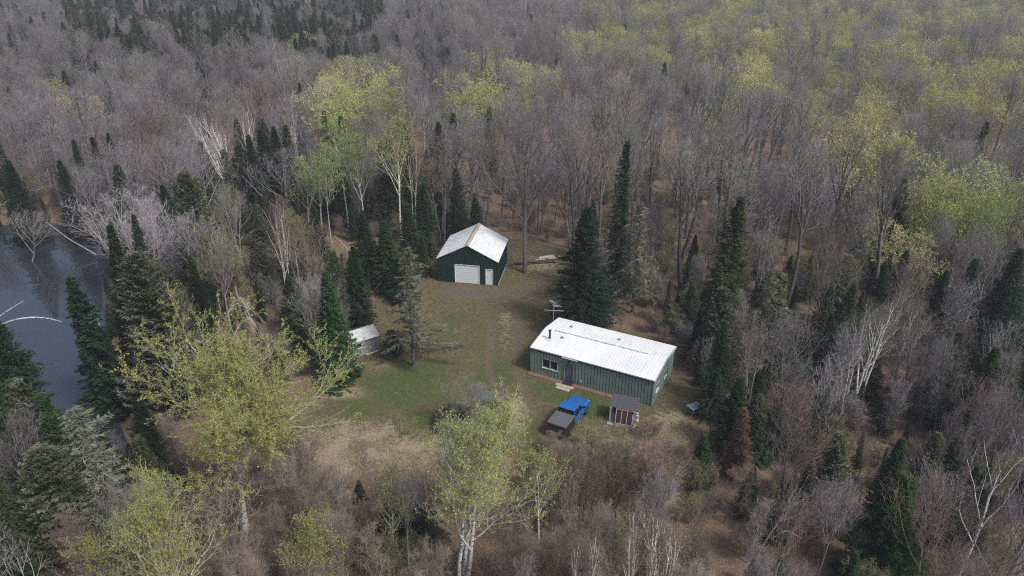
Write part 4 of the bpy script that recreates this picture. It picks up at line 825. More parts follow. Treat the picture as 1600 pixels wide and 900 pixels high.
# aspens
for vv, u, v, h, wd_, lb in (('aspen0', 500, 222, 15, 4.8, 'yellow-green aspen, left one of the three close white trunks above the pale shed'), ('aspen1', 527, 186, 16, 5.0, 'tallest and middle one of three yellow-green aspens above the pale shed'), ('aspen2', 556, 208, 15, 4.4, 'yellow-green aspen, right one of the three close white trunks above the pale shed'), ('aspen2', 470, 248, 12, 4.6, 'leaning young aspen in green leaf at the left of the aspen group')):
    hero(vv, u, v, h, lb, wd=wd_, tcol=(.5, .5, .45), ccol=(.28, .29, .22), lcol=(.34, .42, .14))
hero('aspen1', 615, 186, 17, 'tall sparse aspen with a forked white trunk left of the tall dark fir', wd=6.0, tcol=(0.75, 0.74, 0.68), ccol=(.33, .33, .26), lcol=(.38, .42, .15))
hero('birch1', 640, 215, 14, 'slender double-stemmed birch right beside the sparse forked aspen', wd=3.8, tcol=(0.62, 0.60, 0.55), ccol=(.24, .2, .16))
hero('birch0', 428, 303, 14, 'birch with three close white stems and reddish twigs left of the bright green fir', wd=4.0, tcol=(0.75, 0.72, 0.69), ccol=(.24, .165, .155))
hero('aspen0', 452, 335, 10.5, 'small yellow-green aspen right beside the reddish three-stemmed birch', wd=4.2, tcol=(0.53, 0.53, 0.47), lcol=(.27, .3, .06))
hero('bent', 340, 170, 15, 'birch with bright white stems bent over to the left, in the upper left', wd=9, tcol=(.85, .85, .85), ccol=(.58, .54, .53), rz=.15)
hero('birch1', 374, 148, 16.5, 'upright white birch right behind the bent one', wd=4.4, tcol=(0.83, 0.81, 0.79), ccol=(.36, .3, .29))
hero('birch2', 430, 48, 16.5, 'tall bare white birch far back, above the bent birch', wd=5.6, tcol=(0.75, 0.75, 0.75), ccol=(.32, .29, .3))
hero('birch0', 447, 130, 16, 'tall white birch in front of the far birch, right of the bent one', wd=4.6, tcol=(0.69, 0.66, 0.65), ccol=(.29, .24, .24))
hero('birch1', 492, 120, 14, 'small white birch left of the round yellow-green crowns', wd=4.6, tcol=(0.72, 0.71, 0.70), ccol=(.28, .25, .25))
hero('birch2', 163, 70, 14, 'white birch far back in the wood beyond the pond', wd=5.5, tcol=(0.65, 0.65, 0.65), ccol=(.28, .26, .27))
hero('tall1', 655, 112, 18, 'bare tree with a pale straight trunk left of the old maple', wd=6, tcol=(.34, .33, .32), ccol=(.23, .21, .22))
hero('bare1', 360, 278, 13, 'bare pale-limbed tree below the bent birch', wd=6.2, tcol=(.3, .3, .26), ccol=(.24, .235, .19))
hero('budbrush', 322, 350, 9.5, 'olive budding tree left of the broken snag', wd=6.5, lcol=(.21, .20, .08), ccol=(.2, .19, .15))
hero('bare2', 340, 385, 11, 'tangled bare grey tree just left of the broken snag', wd=7, ccol=(.21, .2, .165))
# right side
hero('spire0', 1160, 308, 14.5, 'olive-green pointed fir at the middle right behind the bare grey trunks', wd=5.6, ccol=(.06, .082, .036))
hero('cedar1', 1130, 450, 9, 'dark olive bushy cedar right of the end wall of the long house', wd=4.2, ccol=(.045, .06, .03))
hero('scraggy', 1205, 420, 11, 'sparse dark olive spruce among bare trunks at the middle right', wd=6, ccol=(.05, .065, .034), lcol=(.2, .19, .16))
hero('fir1', 1158, 592, 7.0, 'broad dark fir right of the slatted table', wd=3.9, ccol=(.026, .058, .03))
hero('fir0', 1188, 618, 6.0, 'paler bushy fir right of the broad dark fir and behind the rusty dead fir', wd=3.6, ccol=(.05, .088, .045))
hero('fir3', 1217, 632, 5.2, 'squat green fir, rightmost of the group by the slatted table', wd=3.8, ccol=(.035, .075, .04))
hero('deadfir', 1163, 640, 6.3, 'narrow dead fir with rusty brown needles below the slatted table', wd=2.4, tcol=(.2, .14, .11), ccol=(.17, .085, .05), lcol=(.25, .2, .17))
hero('fir2', 1101, 682, 4.6, 'small bright fir at the lower left foot of the broad dark fir', wd=2.4, ccol=(.04, .095, .035))
hero('fir2', 1178, 735, 4.4, 'small thin fir below the rusty dead one', wd=2.0, ccol=(.045, .075, .04))
hero('fir1', 1421, 742, 9.0, 'big bright-edged dark fir in the lower right corner wood', wd=5.4, ccol=(.04, .082, .026))
for u, v, h, wd_, lb in ((1419, 388, 10.5, 3.4, 'pointed green fir behind the three-stemmed white birch'), (1386, 408, 9, 3.0, 'shorter fir left behind the three-stemmed white birch'), (1482, 418, 9, 3.2, 'narrow blue-green fir between the white birch and the right edge'), (1527, 402, 11.5, 4.6, 'large dark fir near the right edge, halfway up'), (1597, 385, 13, 5.5, 'dark fir cut by the right edge, halfway up'), (1556, 548, 9.5, 4.2, 'leaning-topped dark fir near the right edge below the large one'), (1337, 440, 9, 3.4, 'dark fir left of the white birch on the right'), (1265, 540, 8, 3.6, 'small dark fir left of the bare purple thicket'), (1292, 565, 7.5, 3.4, 'small grey-green fir in the middle of the right wood'), (1500, 520, 9, 3.6, 'olive fir between the purple thicket and the right edge')):
    hero(['fir0', 'fir1', 'fir2', 'fir3'][u % 4], u, v, h, lb, wd=wd_, ccol=[(.034, .062, .03), (.03, .06, .036), (.045, .07, .034)][u % 3])
hero('birch2', 1387, 448, 12, 'white birch with three bright forking stems among the dark firs on the right', wd=5.0, tcol=(0.80, 0.80, 0.75), ccol=(.22, .2, .15))
hero('birch1', 1356, 482, 10.5, 'thin white birch just left of the three-stemmed one', wd=3.2, tcol=(0.69, 0.69, 0.65), ccol=(.22, .2, .16))
hero('birch1', 1422, 470, 10, 'right-leaning white birch just right of the three-stemmed one', wd=3.6, tcol=(0.72, 0.72, 0.68), ccol=(.22, .2, .16), lean=(0, .16), rz=0)
hero('fan', 1465, 510, 8.5, 'wide bare purple-grey thicket tree right of the white birches', wd=10, tcol=(.2, .175, .175), ccol=(.215, .185, .19))
hero('bud1', 1492, 283, 14, 'round bright yellow-green crown near the right edge, left one of the pair', wd=7.5, ccol=(.25, .25, .2), lcol=(.40, .47, .14), tcol=(.3, .3, .27))
hero('bud2', 1562, 290, 14, 'round bright yellow-green crown near the right edge, right one of the pair', wd=6.4, ccol=(.25, .25, .2), lcol=(.38, .46, .14), tcol=(.3, .3, .27))
hero('deadwhite', 1578, 680, 12, 'dead white forked tree at the lower right edge', wd=5.2, tcol=(.58, .56, .56), ccol=(.4, .38, .38), rz=2.1, lean=(0, .06))
hero('birchclump', 1010, 800, 9.8, 'white birch clump at the bottom edge, left of the two bright ones below the pickup', wd=3.4, tcol=(0.83, 0.80, 0.78), ccol=(.24, .19, .16))
hero('birchclump', 1048, 790, 9.2, 'white birch clump at the bottom edge, right of the two bright ones below the pickup', wd=3.8, tcol=(0.80, 0.78, 0.75), ccol=(.24, .19, .16), rz=1)
hero('birchclump', 912, 828, 8.6, 'two thin white birch stems at the bottom edge below the pickup', wd=2.6, tcol=(0.72, 0.70, 0.68), ccol=(.22, .17, .14))
hero('deadwhite', 1212, 742, 7, 'thin leaning white dead birch below the rusty dead fir', wd=3.4, tcol=(.5, .5, .48), ccol=(.34, .32, .3), lean=(0, .3), rz=0)
hero('deadwhite', 4, 832, 9, 'pale dead stem at the bottom left corner', wd=3, tcol=(.52, .5, .5), ccol=(.35, .33, .33))
hero('bare1', 12, 300, 9, 'bare pale tree leaning out over the pond at the left edge', wd=6, tcol=(.42, .41, .4), ccol=(.28, .26, .25), lean=(0, .3), rz=0)
# bushes on the lawn
hero('fan', 733, 592, 4.6, 'grey lichen-covered apple tree on the lawn hiding the dark trailer', wd=5.6, tcol=(.26, .25, .23), ccol=(.25, .25, .2))
hero('cedar1', 712, 640, 1.9, 'low dark bush at the foot of the grey apple tree', wd=4.2, ccol=(.028, .04, .024))
hero('cedar0', 742, 650, 1.6, 'low dark bush right of the other one under the grey apple tree', wd=3.4, ccol=(.03, .042, .024))
hero('sapling1', 712, 665, 8, 'upright bare grey sapling clump just left of the white-stemmed tree', wd=3.8, tcol=(.26, .25, .25), ccol=(.29, .28, .285))
hero('sapling0', 575, 685, 6.5, 'pinkish bare sapling standing in the rough grass below the lawn', wd=3.4, tcol=(.22, .19, .17), ccol=(.27, .225, .205))
hero('fir2', 560, 750, 3.4, 'tiny dark fir at the foot of the pinkish sapling', wd=1.6, ccol=(.045, .055, .035))
hero('fir3', 622, 760, 4.2, 'dark scrubby fir in the brush at the bottom, left of the white-stemmed tree', wd=4, ccol=(.04, .05, .035))
hero('fir0', 650, 790, 4, 'second dark scrubby fir in the brush at the bottom, nearest the white-stemmed tree', wd=3.6, ccol=(.04, .05, .035))
hero('brush1', 926, 668, 2.6, 'leafless budding bush just off the right side of the pickup', wd=2.8, ccol=(.24, .2, .13))
hero('brush0', 862, 684, 1.5, 'low brown bush at the tail of the pickup', wd=2.2, ccol=(.24, .19, .14))
hero('fan', 918, 690, 8, 'dark-stemmed bare tree with upswept twigs directly below the pickup', wd=5.2, tcol=(.08, .065, .06), ccol=(.2, .15, .125))
hero('sapling0', 973, 690, 7.5, 'dark straight bare sapling below the shingled shelter', wd=3.6, tcol=(.08, .07, .065), ccol=(.2, .155, .13))
hero('sapling1', 1025, 690, 7, 'dark double bare sapling below and right of the shingled shelter', wd=4, tcol=(.09, .075, .07), ccol=(.22, .165, .14))
hero('brush2', 1018, 655, 1.9, 'small brown bush right of the white garden ornament', wd=2.4, ccol=(.24, .16, .12))
hero('sapling0', 850, 430, 3.6, 'single thin bare sapling by the driveway left of the large dense fir', wd=.8, tcol=(.3, .28, .26), ccol=(.25, .22, .2))
# broken snag
sx_, sy_ = at(388, 560)
sn = empty('broken_snag', (sx_, sy_, 0), 0, 'broken-topped grey snag trailing pale dead boughs, above the huge yellow-green tree', 'tree')
P_ = np.array([(0, 0, -.2), (.05, 0, 2), (-.02, .05, 4.2), (.04, 0, 6.4), (0, 0, 8.1)])
part('trunk', Geo().tube(P_, [.2, .17, .15, .12, .05], 8), M['bark'], sn).color = (.34, .32, .28, 1)
rg = np.random.default_rng(9); nB = 14; zz = rg.uniform(2, 7.5, nB); PB = []
for k in range(nB):
    a = rg.uniform(-.8, .8); d = np.array([math.cos(a), math.sin(a), 0]) * (1 if rg.random() < .8 else -1); l = rg.uniform(.8, 2.2)
    PB.append([np.array([0, 0, zz[k]]) + d * l * t_ + np.array([0, 0, -1.1 * l * t_ * t_]) for t_ in np.linspace(0, 1, 5)])
PB = np.array(PB); g = Geo(); RB = np.full((nB, 5), .03) * np.linspace(1, .3, 5); g.tubes(PB, RB, 4)
B, D, r = spk(rg, PB, RB, 60, .55, 40, -.5, .008); g.spikes(B, D, r)
part('crown', g, M['twig'], sn).color = (.38, .38, .33, 1)
# fallen and leaning stems over the pond
def pole(pts, r, label, mat='birch', col=(.66, .66, .66), twigs=0, seed=0):
    P = []
    for (u, v, z) in pts: q = at(u, v, z); P.append((q[0], q[1], z))
    P = np.array(P); c = P[0].copy(); P = P - c; tt = np.linspace(0, len(P) - 1, 14)
    PP = np.stack([np.interp(tt, np.arange(len(P)), P[:, k]) for k in range(3)], -1); PP[1:-1] = (PP[:-2] + PP[1:-1] * 2 + PP[2:]) / 4
    g = Geo(); g.tube(PP, np.linspace(r, r * .35, 14), 7)
    if twigs: B, D, r_ = spk(np.random.default_rng(seed), PP[None], None, twigs, .7, 45, .1, .01, .4); g.spikes(B, D, r_)
    o = part('fallen_birch', g, M[mat]); o.location = c; o.color = (*col, 1); return tag(o, label, 'fallen tree', None)
pole([(5, 506, 1.2), (25, 499, 2.2), (50, 495.5, 2.6), (75, 497, 2.0), (97, 503, 1.0)], .11, 'bright white birch stem arched low across the pond water')
pole([(150, 398, .1), (128, 385, .9), (105, 372, 1.8), (86, 357, 2.8), (72, 347, 3.6)], .10, 'pale stem leaning out from the right bank over the far end of the pond', col=(.42, .41, .42), twigs=25)
pole([(-12, 502, .1), (8, 488, .9), (22, 479, 1.3), (37, 470, 1.7)], .08, 'short pale stem slanting over the pond at the left edge', col=(.5, .49, .5), twigs=12)
pole([(158, 515, -.1), (149, 492, .6), (140, 484, 1.1)], .06, 'short broken pale stem leaning over the pond behind the lone fir', col=(.5, .49, .5))
pole([(-20, 345, 1), (0, 323, 3.5), (20, 307, 5.2), (40, 299, 6.2), (62, 296, 6.8)], .09, 'pale arching stem over the far shore of the pond at the left edge', col=(.48, .47, .46), twigs=20)
pole([(560, 413, .3), (550, 398, 1.6), (535, 380, 3.2), (522, 368, 4.2)], .09, 'pale broken stem leaning left above the pale shed', col=(.42, .4, .37))
pole([(595, 420, .2), (588, 414, .7), (580, 424, .1)][:2], .06, 'short pale stick on the ground left of the half-dead spruce', col=(.4, .38, .35))
pole([(905, 395, .1), (893, 378, 1.6), (888, 360, 3.2), (886, 345, 4.5)], .09, 'bent grey-white dead stem at the left foot of the large dense fir', col=(.42, .4, .38), twigs=30)
pole([(1255, 842, 1.5), (1228, 828, 3.0), (1205, 842, 2)], .07, 'white broken birch stem lying in the brush at the lower right', col=(.5, .49, .48), twigs=10)
pole([(880, 268, .3), (955, 258, .3)], .16, 'long fallen log on the leaf-covered floor far behind the woodshed', 'bark', (.2, .15, .13))
# --- the surrounding woods, tree by tree; which kind grows where follows the photograph's patches
GRID = ["xcccccxbbmmyyyyyy",
        "bbbbbybmmbbymmymm",
        "bbbxxaabbhhhhymmm",
        "xcxddaahhhhhhhmmy",
        ".ddddc...cddddddd",
        ".ddd.....dddddbdd",
        "ddy........cbbbdd",
        "dddsssssssbbbddbb",
        "ddyssssssssbbdbbb"]
def code(u, v):
    return GRID[int(np.clip(v // 100, 0, 8))][int(np.clip(u // 100, 0, 15))]
def region(u, v):
    if v < 60: return 'far back along the top edge ' + ('at the left' if u < 530 else 'in the middle' if u < 1070 else 'at the right')
    if v < 200: return ('in the wood beyond the pond' if u < 330 else 'in the wood behind the yellow-green aspens' if u < 640 else 'in the wood far behind the garage' if u < 900 else 'on the rise far behind the long house' if u < 1200 else 'on the leafing rise in the upper right')
    if v < 400: return ('around the far shore of the pond' if u < 250 else 'between the bent birch and the pale shed' if u < 600 else 'close behind the garage' if u < 830 else 'between the driveway and the tall narrow spruce' if u < 980 else 'in the open hardwoods right of the tall narrow spruce' if u < 1200 else 'on the slope below the upper right corner')
    if v < 620: return ('on the bank right of the pond' if u < 330 else 'around the broken snag' if u < 640 else 'right of the long house' if u < 1300 else 'around the white birches on the right')
    return ('in the lower left corner' if u < 330 else 'in the brush under the huge yellow-green tree' if u < 560 else 'in the brush below the lawn' if u < 860 else 'in the brush below the pickup' if u < 1090 else 'in the bare thicket at the lower right')
LANDMARKS = [(590, 530, 'the pale shed'), (735, 390, 'the garage'), (820, 260, 'the old maple'), (915, 400, 'the large dense fir'), (980, 250, 'the tall narrow spruce'), (350, 220, 'the bent birch'), (105, 500, 'the lone pond fir'), (380, 620, 'the huge yellow-green tree'), (385, 450, 'the broken snag'), (645, 450, 'the half-dead spruce'), (1040, 570, 'the end wall of the house'), (885, 650, 'the pickup'), (975, 640, 'the shingled shelter'), (1085, 635, 'the slatted table'), (1163, 680, 'the rusty dead fir'), (1387, 500, 'the three-stemmed birch'), (200, 360, 'the fanning silvery tree'), (467, 160, 'the lone dark spire'), (1525, 330, 'the bright yellow-green pair'), (1575, 770, 'the dead white tree'), (918, 332, 'the plank woodshed'), (210, 500, 'the broad olive cedar'), (525, 270, 'the three aspens'), (615, 270, 'the forked aspen'), (508, 500, 'the bright green fir'), (715, 760, 'the white-stemmed tree'), (1030, 840, 'the two birch clumps'), (112, 730, 'the dead silvery spruce'), (430, 380, 'the reddish birch'), (128, 260, 'the four firs beyond the pond'), (1160, 370, 'the olive-green pointed fir'), (1421, 800, 'the big corner fir'), (1465, 570, 'the purple-grey thicket tree'), (1527, 450, 'the large fir by the right edge'), (288, 310, 'the plump olive cedar'), (430, 100, 'the tall far birch'), (163, 110, 'the birch beyond the pond'), (575, 720, 'the pinkish sapling')]
def where(u, v):
    lu, lv, nm = min(LANDMARKS, key=lambda q: math.hypot(q[0] - u, q[1] - v)); dx, dy = u - lu, v - lv; d = math.hypot(dx, dy)
    vert = 'above' if dy < 0 else 'below'; horz = 'left of' if dx < 0 else 'right of'
    a = abs(dy) / (abs(dx) + 1e-6)
    w_ = vert if a > 2.4 else horz if a < .42 else f'{vert} {horz}'
    return ('close ' if d < 45 else '' if d < 100 else 'well ' if d < 190 else 'far ') + w_ + ' ' + nm
rng = np.random.default_rng(77)
pts = []
cells = {}
def sep(x, y, r):
    cx_, cy_ = int(x // 6), int(y // 6)
    for a in range(cx_ - 1, cx_ + 2):
        for b in range(cy_ - 1, cy_ + 2):
            for (p, q, s) in cells.get((a, b), ()):
                if (p - x) ** 2 + (q - y) ** 2 < (max(r, s) * .5 + min(r, s) * .5) ** 2: return False
    cells.setdefault((cx_, cy_), []).append((x, y, r)); return True
hx = np.array([(a, b, c) for a, b, c in HERO])
house_px = [(820, 600), (815, 540), (870, 485), (1065, 530), (1060, 650), (1000, 700), (850, 700), (840, 640)]
FILL = []
N_ = 42000
Y_ = 24 + (410 - 24) * np.sqrt(rng.random(N_)) * 1.0; X_ = (rng.random(N_) * 2 - 1) * (Y_ * .72 + 16)
# near ground sampled more densely
N2 = 16000; Y2 = rng.uniform(20, 130, N2); X2 = (rng.random(N2) * 2 - 1) * (Y2 * .72 + 14)
X_ = np.concatenate([X2, X_]); Y_ = np.concatenate([Y2, Y_])
U0, V0 = pix(X_, Y_, 0 * X_)
inclear = inpoly(U0, V0, CLEAR); inpond = inpoly(X_, Y_, POND) | (edge_dist(X_, Y_, POND) < .8)
for i in range(len(X_)):
    x, y = float(X_[i]), float(Y_[i])
    if inclear[i] or inpond[i]: continue
    if QX - 1.6 < x < QX + QW + 2.5 and QY - 2 < y < QY + QL + 2: continue
    if -1.5 < x < 7.5 and 83 < y < 88: continue
    uu, vv = pix(x, y, 9.0); uu, vv = float(uu), float(vv); c = code(uu, vv)
    if y < 60:
        uu2, vv2 = pix(x, y, 4.0); c = code(float(uu2), float(vv2))
    if c == '.': c = 'd' if (U0[i] < 640 or U0[i] > 900) else 's'
    q = rng.random(); far = y > 150
    k = None
    if c == 'b': k = 'bare' if q < .86 else 'fir' if q < .90 else 'bud' if q < .91 else 'tall'
    elif c == 'x': k = 'bare' if q < .68 else 'fir' if q < .88 else 'cedar'
    elif c == 'c': k = 'bare' if q < .22 else 'fir' if q < .72 else 'cedar' if q < .98 else 'bud'
    elif c == 'm': k = 'bare' if q < .52 else 'bud' if q < .84 else 'tall' if q < .98 else 'fir'
    elif c == 'y': k = 'bare' if q < .30 else 'bud' if q < .9 else 'tall'
    elif c == 'h': k = 'tall' if q < .72 else 'bare' if q < .88 else 'budbrush' if q < .95 else 'fir'
    elif c == 'a': k = 'fir' if q < .5 else 'bare' if q < .8 else 'cedar' if q < .9 else 'budbrush'
    elif c == 'd': k = 'fir' if q < .26 else 'cedar' if q < .38 else 'bare' if q < .72 else 'sapling' if q < .84 else 'budbrush' if q < .95 else 'brush'
    elif c == 's': k = 'brush' if q < .62 else 'sapling' if q < .9 else 'budbrush'
    if c == 's' and y < 43: k = 'sapling' if q < .6 else 'bare' if q < .85 else 'brush'
    H_ = {'bare': (9.5, 16), 'tall': (16, 21), 'bud': (10, 15), 'fir': (8, 13), 'cedar': (8, 12), 'sapling': (5, 8), 'brush': (2.4, 4.8), 'budbrush': (3, 6)}[k]
    h = rng.uniform(*H_)
    if c == 'd' and y < 100: h *= .8
    if k == 'tall' and (c != 'h' and y < 90): k = 'bare'; h = min(h, 12)
    if c == 'c' and k in ('fir', 'cedar') and y > 150: h *= 1.25
    if y < 60 and k in ('bare', 'bud', 'fir', 'cedar'): h = min(h, 11.5) * rng.uniform(.75, 1)
    if c == 'h' and k == 'fir': h *= .5
    if c == 's' and k == 'bare': h = rng.uniform(6, 9)
    r = {'bare': 3.7, 'tall': 4.3, 'bud': 4.3, 'fir': 3.2, 'cedar': 3.3, 'sapling': 2.6, 'brush': 2.3, 'budbrush': 2.8}[k]
    if y < 60: r *= .8
    if c == 'c' and y > 150: r *= .78
    if y > 110: r *= 1.12
    if y > 220: r *= 1.1
    d = np.hypot(hx[:, 0] - x, hx[:, 1] - y)
    if (d < np.minimum(hx[:, 2] * .75 + .4, 2.6)).any(): continue
    # keep the views that the photograph shows open: lawn, buildings, pond
    wd_ = {'bare': .42, 'tall': .3, 'bud': .5, 'fir': .36, 'cedar': .38, 'sapling': .35, 'brush': .8, 'budbrush': .7}[k] * h
    bad = False
    for _ in range(3):
        zz_ = np.array([h, h, h * .8, h * .8, h * .5, h * .5, h * .75, h * .2, h * .2]); xx_ = np.array([x, x, x - wd_ * .4, x + wd_ * .4, x - wd_ * .5, x + wd_ * .5, x, x - wd_ * .55, x + wd_ * .55])
        a, b = pix(xx_, np.full(9, y), zz_); bad = inpoly(a, b, VISIBLE).any() or inpoly(a, b, PONDV).any()
        if not bad: break
        h *= .72; wd_ *= .72
    if bad or h < 1.6: continue
    if k == 'bare' and h < 6: k = 'sapling'
    if k in ('fir', 'cedar') and h < 2: continue
    # trees in front must not hide the trees that stand out
    if y < 101:
        a, b = pix(np.array([x, x, x]), np.full(3, y), np.array([h, h * .8, h * .6]))
        hit = False
        for ym, poly in SHOW:
            if y < ym and inpoly(a, b, poly).any(): hit = True
        if hit:
            h *= .55
            a, b = pix(np.array([x, x]), np.full(2, y), np.array([h, h * .7]))
            if any(y < ym and inpoly(a, b, poly).any() for ym, poly in SHOW): continue
            if k in ('bare', 'bud'): k = 'sapling'
    if not sep(x, y, r): continue
    FILL.append((y, x, k, h, c, float(pix(x, y, h * .7)[0]), float(pix(x, y, h * .7)[1])))
# an understorey of saplings and brush between the trees
cells2 = {}
N3 = 30000; Y3 = 24 + 96 * np.sqrt(rng.random(N3)); X3 = (rng.random(N3) * 2 - 1) * (Y3 * .72 + 8); U3, V3 = pix(X3, Y3, 0 * X3)
ok3 = ~inpoly(U3, V3, CLEAR) & ~inpoly(X3, Y3, POND) & (edge_dist(X3, Y3, POND) > .5)
for i in np.nonzero(ok3)[0]:
    x, y = float(X3[i]), float(Y3[i])
    if QX - 1.2 < x < QX + QW + 2 and QY - 2 < y < QY + QL + 2 or (-1.5 < x < 7.5 and 81 < y < 88): continue
    uu, vv = [float(q) for q in pix(x, y, 2.5)]; c = code(uu, vv)
    if c == '.': c = 'd'
    if c in 'hm' and rng.random() < .75: continue
    q = rng.random(); k = 'brush' if q < .45 else 'sapling' if q < .8 else 'budbrush'
    if c in 'adxc' and (uu < 720 or (uu > 1060 and 380 < vv < 640)) and rng.random() < .5: k = 'fir'
    if c in 'bd' and uu > 1100 and vv > 600 and rng.random() < .3: k = 'fir'  # extra low firs, added to darken the lower right forest floor
    h = rng.uniform(*{'brush': (1.6, 3.4), 'sapling': (3, 6), 'budbrush': (2, 4.2), 'fir': (2.5, 6)}[k]); wd_ = {'brush': .8, 'sapling': .35, 'budbrush': .7, 'fir': .4}[k] * h
    zz_ = np.array([h, h * .8, h * .8, h * .5]); xx_ = np.array([x, x - wd_ * .4, x + wd_ * .4, x]); a, b = pix(xx_, np.full(4, y), zz_)
    if inpoly(a, b, VISIBLE).any() or inpoly(a, b, PONDV).any(): continue
    if any(y < ym and inpoly(a, b, poly).any() for ym, poly in SHOW): continue
    if (np.hypot(hx[:, 0] - x, hx[:, 1] - y) < .6).any(): continue
    cx_, cy_ = int(x // 3), int(y // 3); r = 2.3 if c == 'h' else 1.9
    if any((p - x) ** 2 + (q_ - y) ** 2 < r * r for a_ in range(cx_ - 1, cx_ + 2) for b_ in range(cy_ - 1, cy_ + 2) for (p, q_) in cells2.get((a_, b_), ())): continue
    cells2.setdefault((cx_, cy_), []).append((x, y)); FILL.append((y, x, k, h, c, *[float(q) for q in pix(x, y, h * .7)]))
FILL.sort()
print('fill trees', len(FILL))
VAR = dict(bare=7, tall=3, bud=3, fir=4, cedar=2, sapling=2, brush=3, budbrush=0)
CAP = dict(bare=285, tall=0, bud=285, fir=290, cedar=270, sapling=270, brush=280, budbrush=280)
cnt = {}
FARP = []
def colours(k, c, u, v, rg):
    j = rg.uniform(.85, 1.15)
    left = u < 900
    if k in ('bare', 'tall', 'sapling', 'brush'):
        q = rg.random()
        if k == 'brush' or (c == 's'): base = PINK if q < .6 else BROWN if q < .85 else GREY
        elif c in 'bxc' and left: base = PURP if q < .6 else GREY if q < .9 else BROWN
        elif c in 'hmy': base = GREY if q < .6 else PURP if q < .8 else (.25, .23, .195)
        elif v > 620: base = (.225, .2, .207) if q < .65 else (.2, .155, .14)  # twig tone lowered a little here, vignetting put into the colour
        else: base = GREY if q < .5 else BROWN if q < .75 else PURP
        name = {PURP: 'purplish grey', GREY: 'grey', BROWN: 'brown', PINK: 'pinkish brown'}.get(base, 'dull grey-brown')
        return tuple(x * j for x in base), name
    if k in ('bud', 'budbrush'):
        q = rg.random() * (.95 if v < 480 else 0) + (0 if v < 480 else .55)
        base = OL if (c == 'd' or k == 'budbrush') else AU if q < .45 else YG if q < .8 else (.40, .44, .2)
        return tuple(x * j for x in base), {OL: 'olive-leafed', AU: 'yellow-leafed', YG: 'yellow-green'}.get(base, 'pale green')
    if k == 'fir':
        base = [(.044, .074, .034), (.036, .06, .034), (.056, .082, .036), (.06, .09, .045)][int(rg.random() * 3.5)]
        return tuple(x * j for x in base), 'dark green' if base[1] < .078 else 'mid green'
    return tuple(x * j for x in CED), 'olive green'
NOUN = dict(bare='bare tree', tall='bare tall-trunked tree', bud='budding tree', fir='fir', cedar='cedar', sapling='bare sapling', brush='bare bush', budbrush='budding bush')
rp = random.Random(5)
for (y, x, k, h, c, u, v) in FILL:
    kk = 'bare' if k == 'tall' else k
    n_ = cnt.get(kk, 0)
    vis = -60 < u < 1660 and -30 < v < 960
    ccol, cn = colours(k, c, u, v, rp)
    if not vis and y < 70 and not (-200 < u < 1800 and v < 1150): continue
    if n_ < CAP[kk] and vis and y < 230:
        cnt[kk] = n_ + 1
        size = 'tall' if h > {'bare': 13, 'tall': 18.5, 'bud': 12.5, 'fir': 10.5, 'cedar': 10, 'sapling': 6.5, 'brush': 3.6, 'budbrush': 4.5}[k] else 'short' if h < {'bare': 9, 'tall': 16, 'bud': 9, 'fir': 7, 'cedar': 7, 'sapling': 4, 'brush': 2.4, 'budbrush': 3}[k] else 'middling'
        var = k + (str(rp.randrange(VAR[k])) if VAR[k] else '')
        if k == 'fir' and rp.random() < .3: var = rp.choice(['spire0', 'spire1', 'cedar0'])
        reg = region(u, v)
        kw = dict(rng=rp, lean=(rp.gauss(0, .025), rp.gauss(0, .025)))
        if k in ('bud', 'budbrush'): kw['lcol'] = ccol; kw['ccol'] = GREY
        else: kw['ccol'] = ccol
        if k in ('bare', 'tall', 'sapling'): kw['tcol'] = rp.choice([DKBARK, (.12, .11, .105), BARKC]) if k == 'tall' else rp.choice([BARKC, (.27, .26, .25), (.2, .19, .18), (.13, .12, .115)])
        plant(var, x, y, h, f'{size} {cn} {NOUN[k]} {where(u, v)}', f'{NOUN[k]}s in the woods around the clearing' if k not in ('brush', 'budbrush') else f'{NOUN[k]}es in the woods around the clearing', **kw)
    elif y > 30:
        FARP.append((x, y, h, k, cn, ccol, c))
print('individual', cnt, 'far', len(FARP))
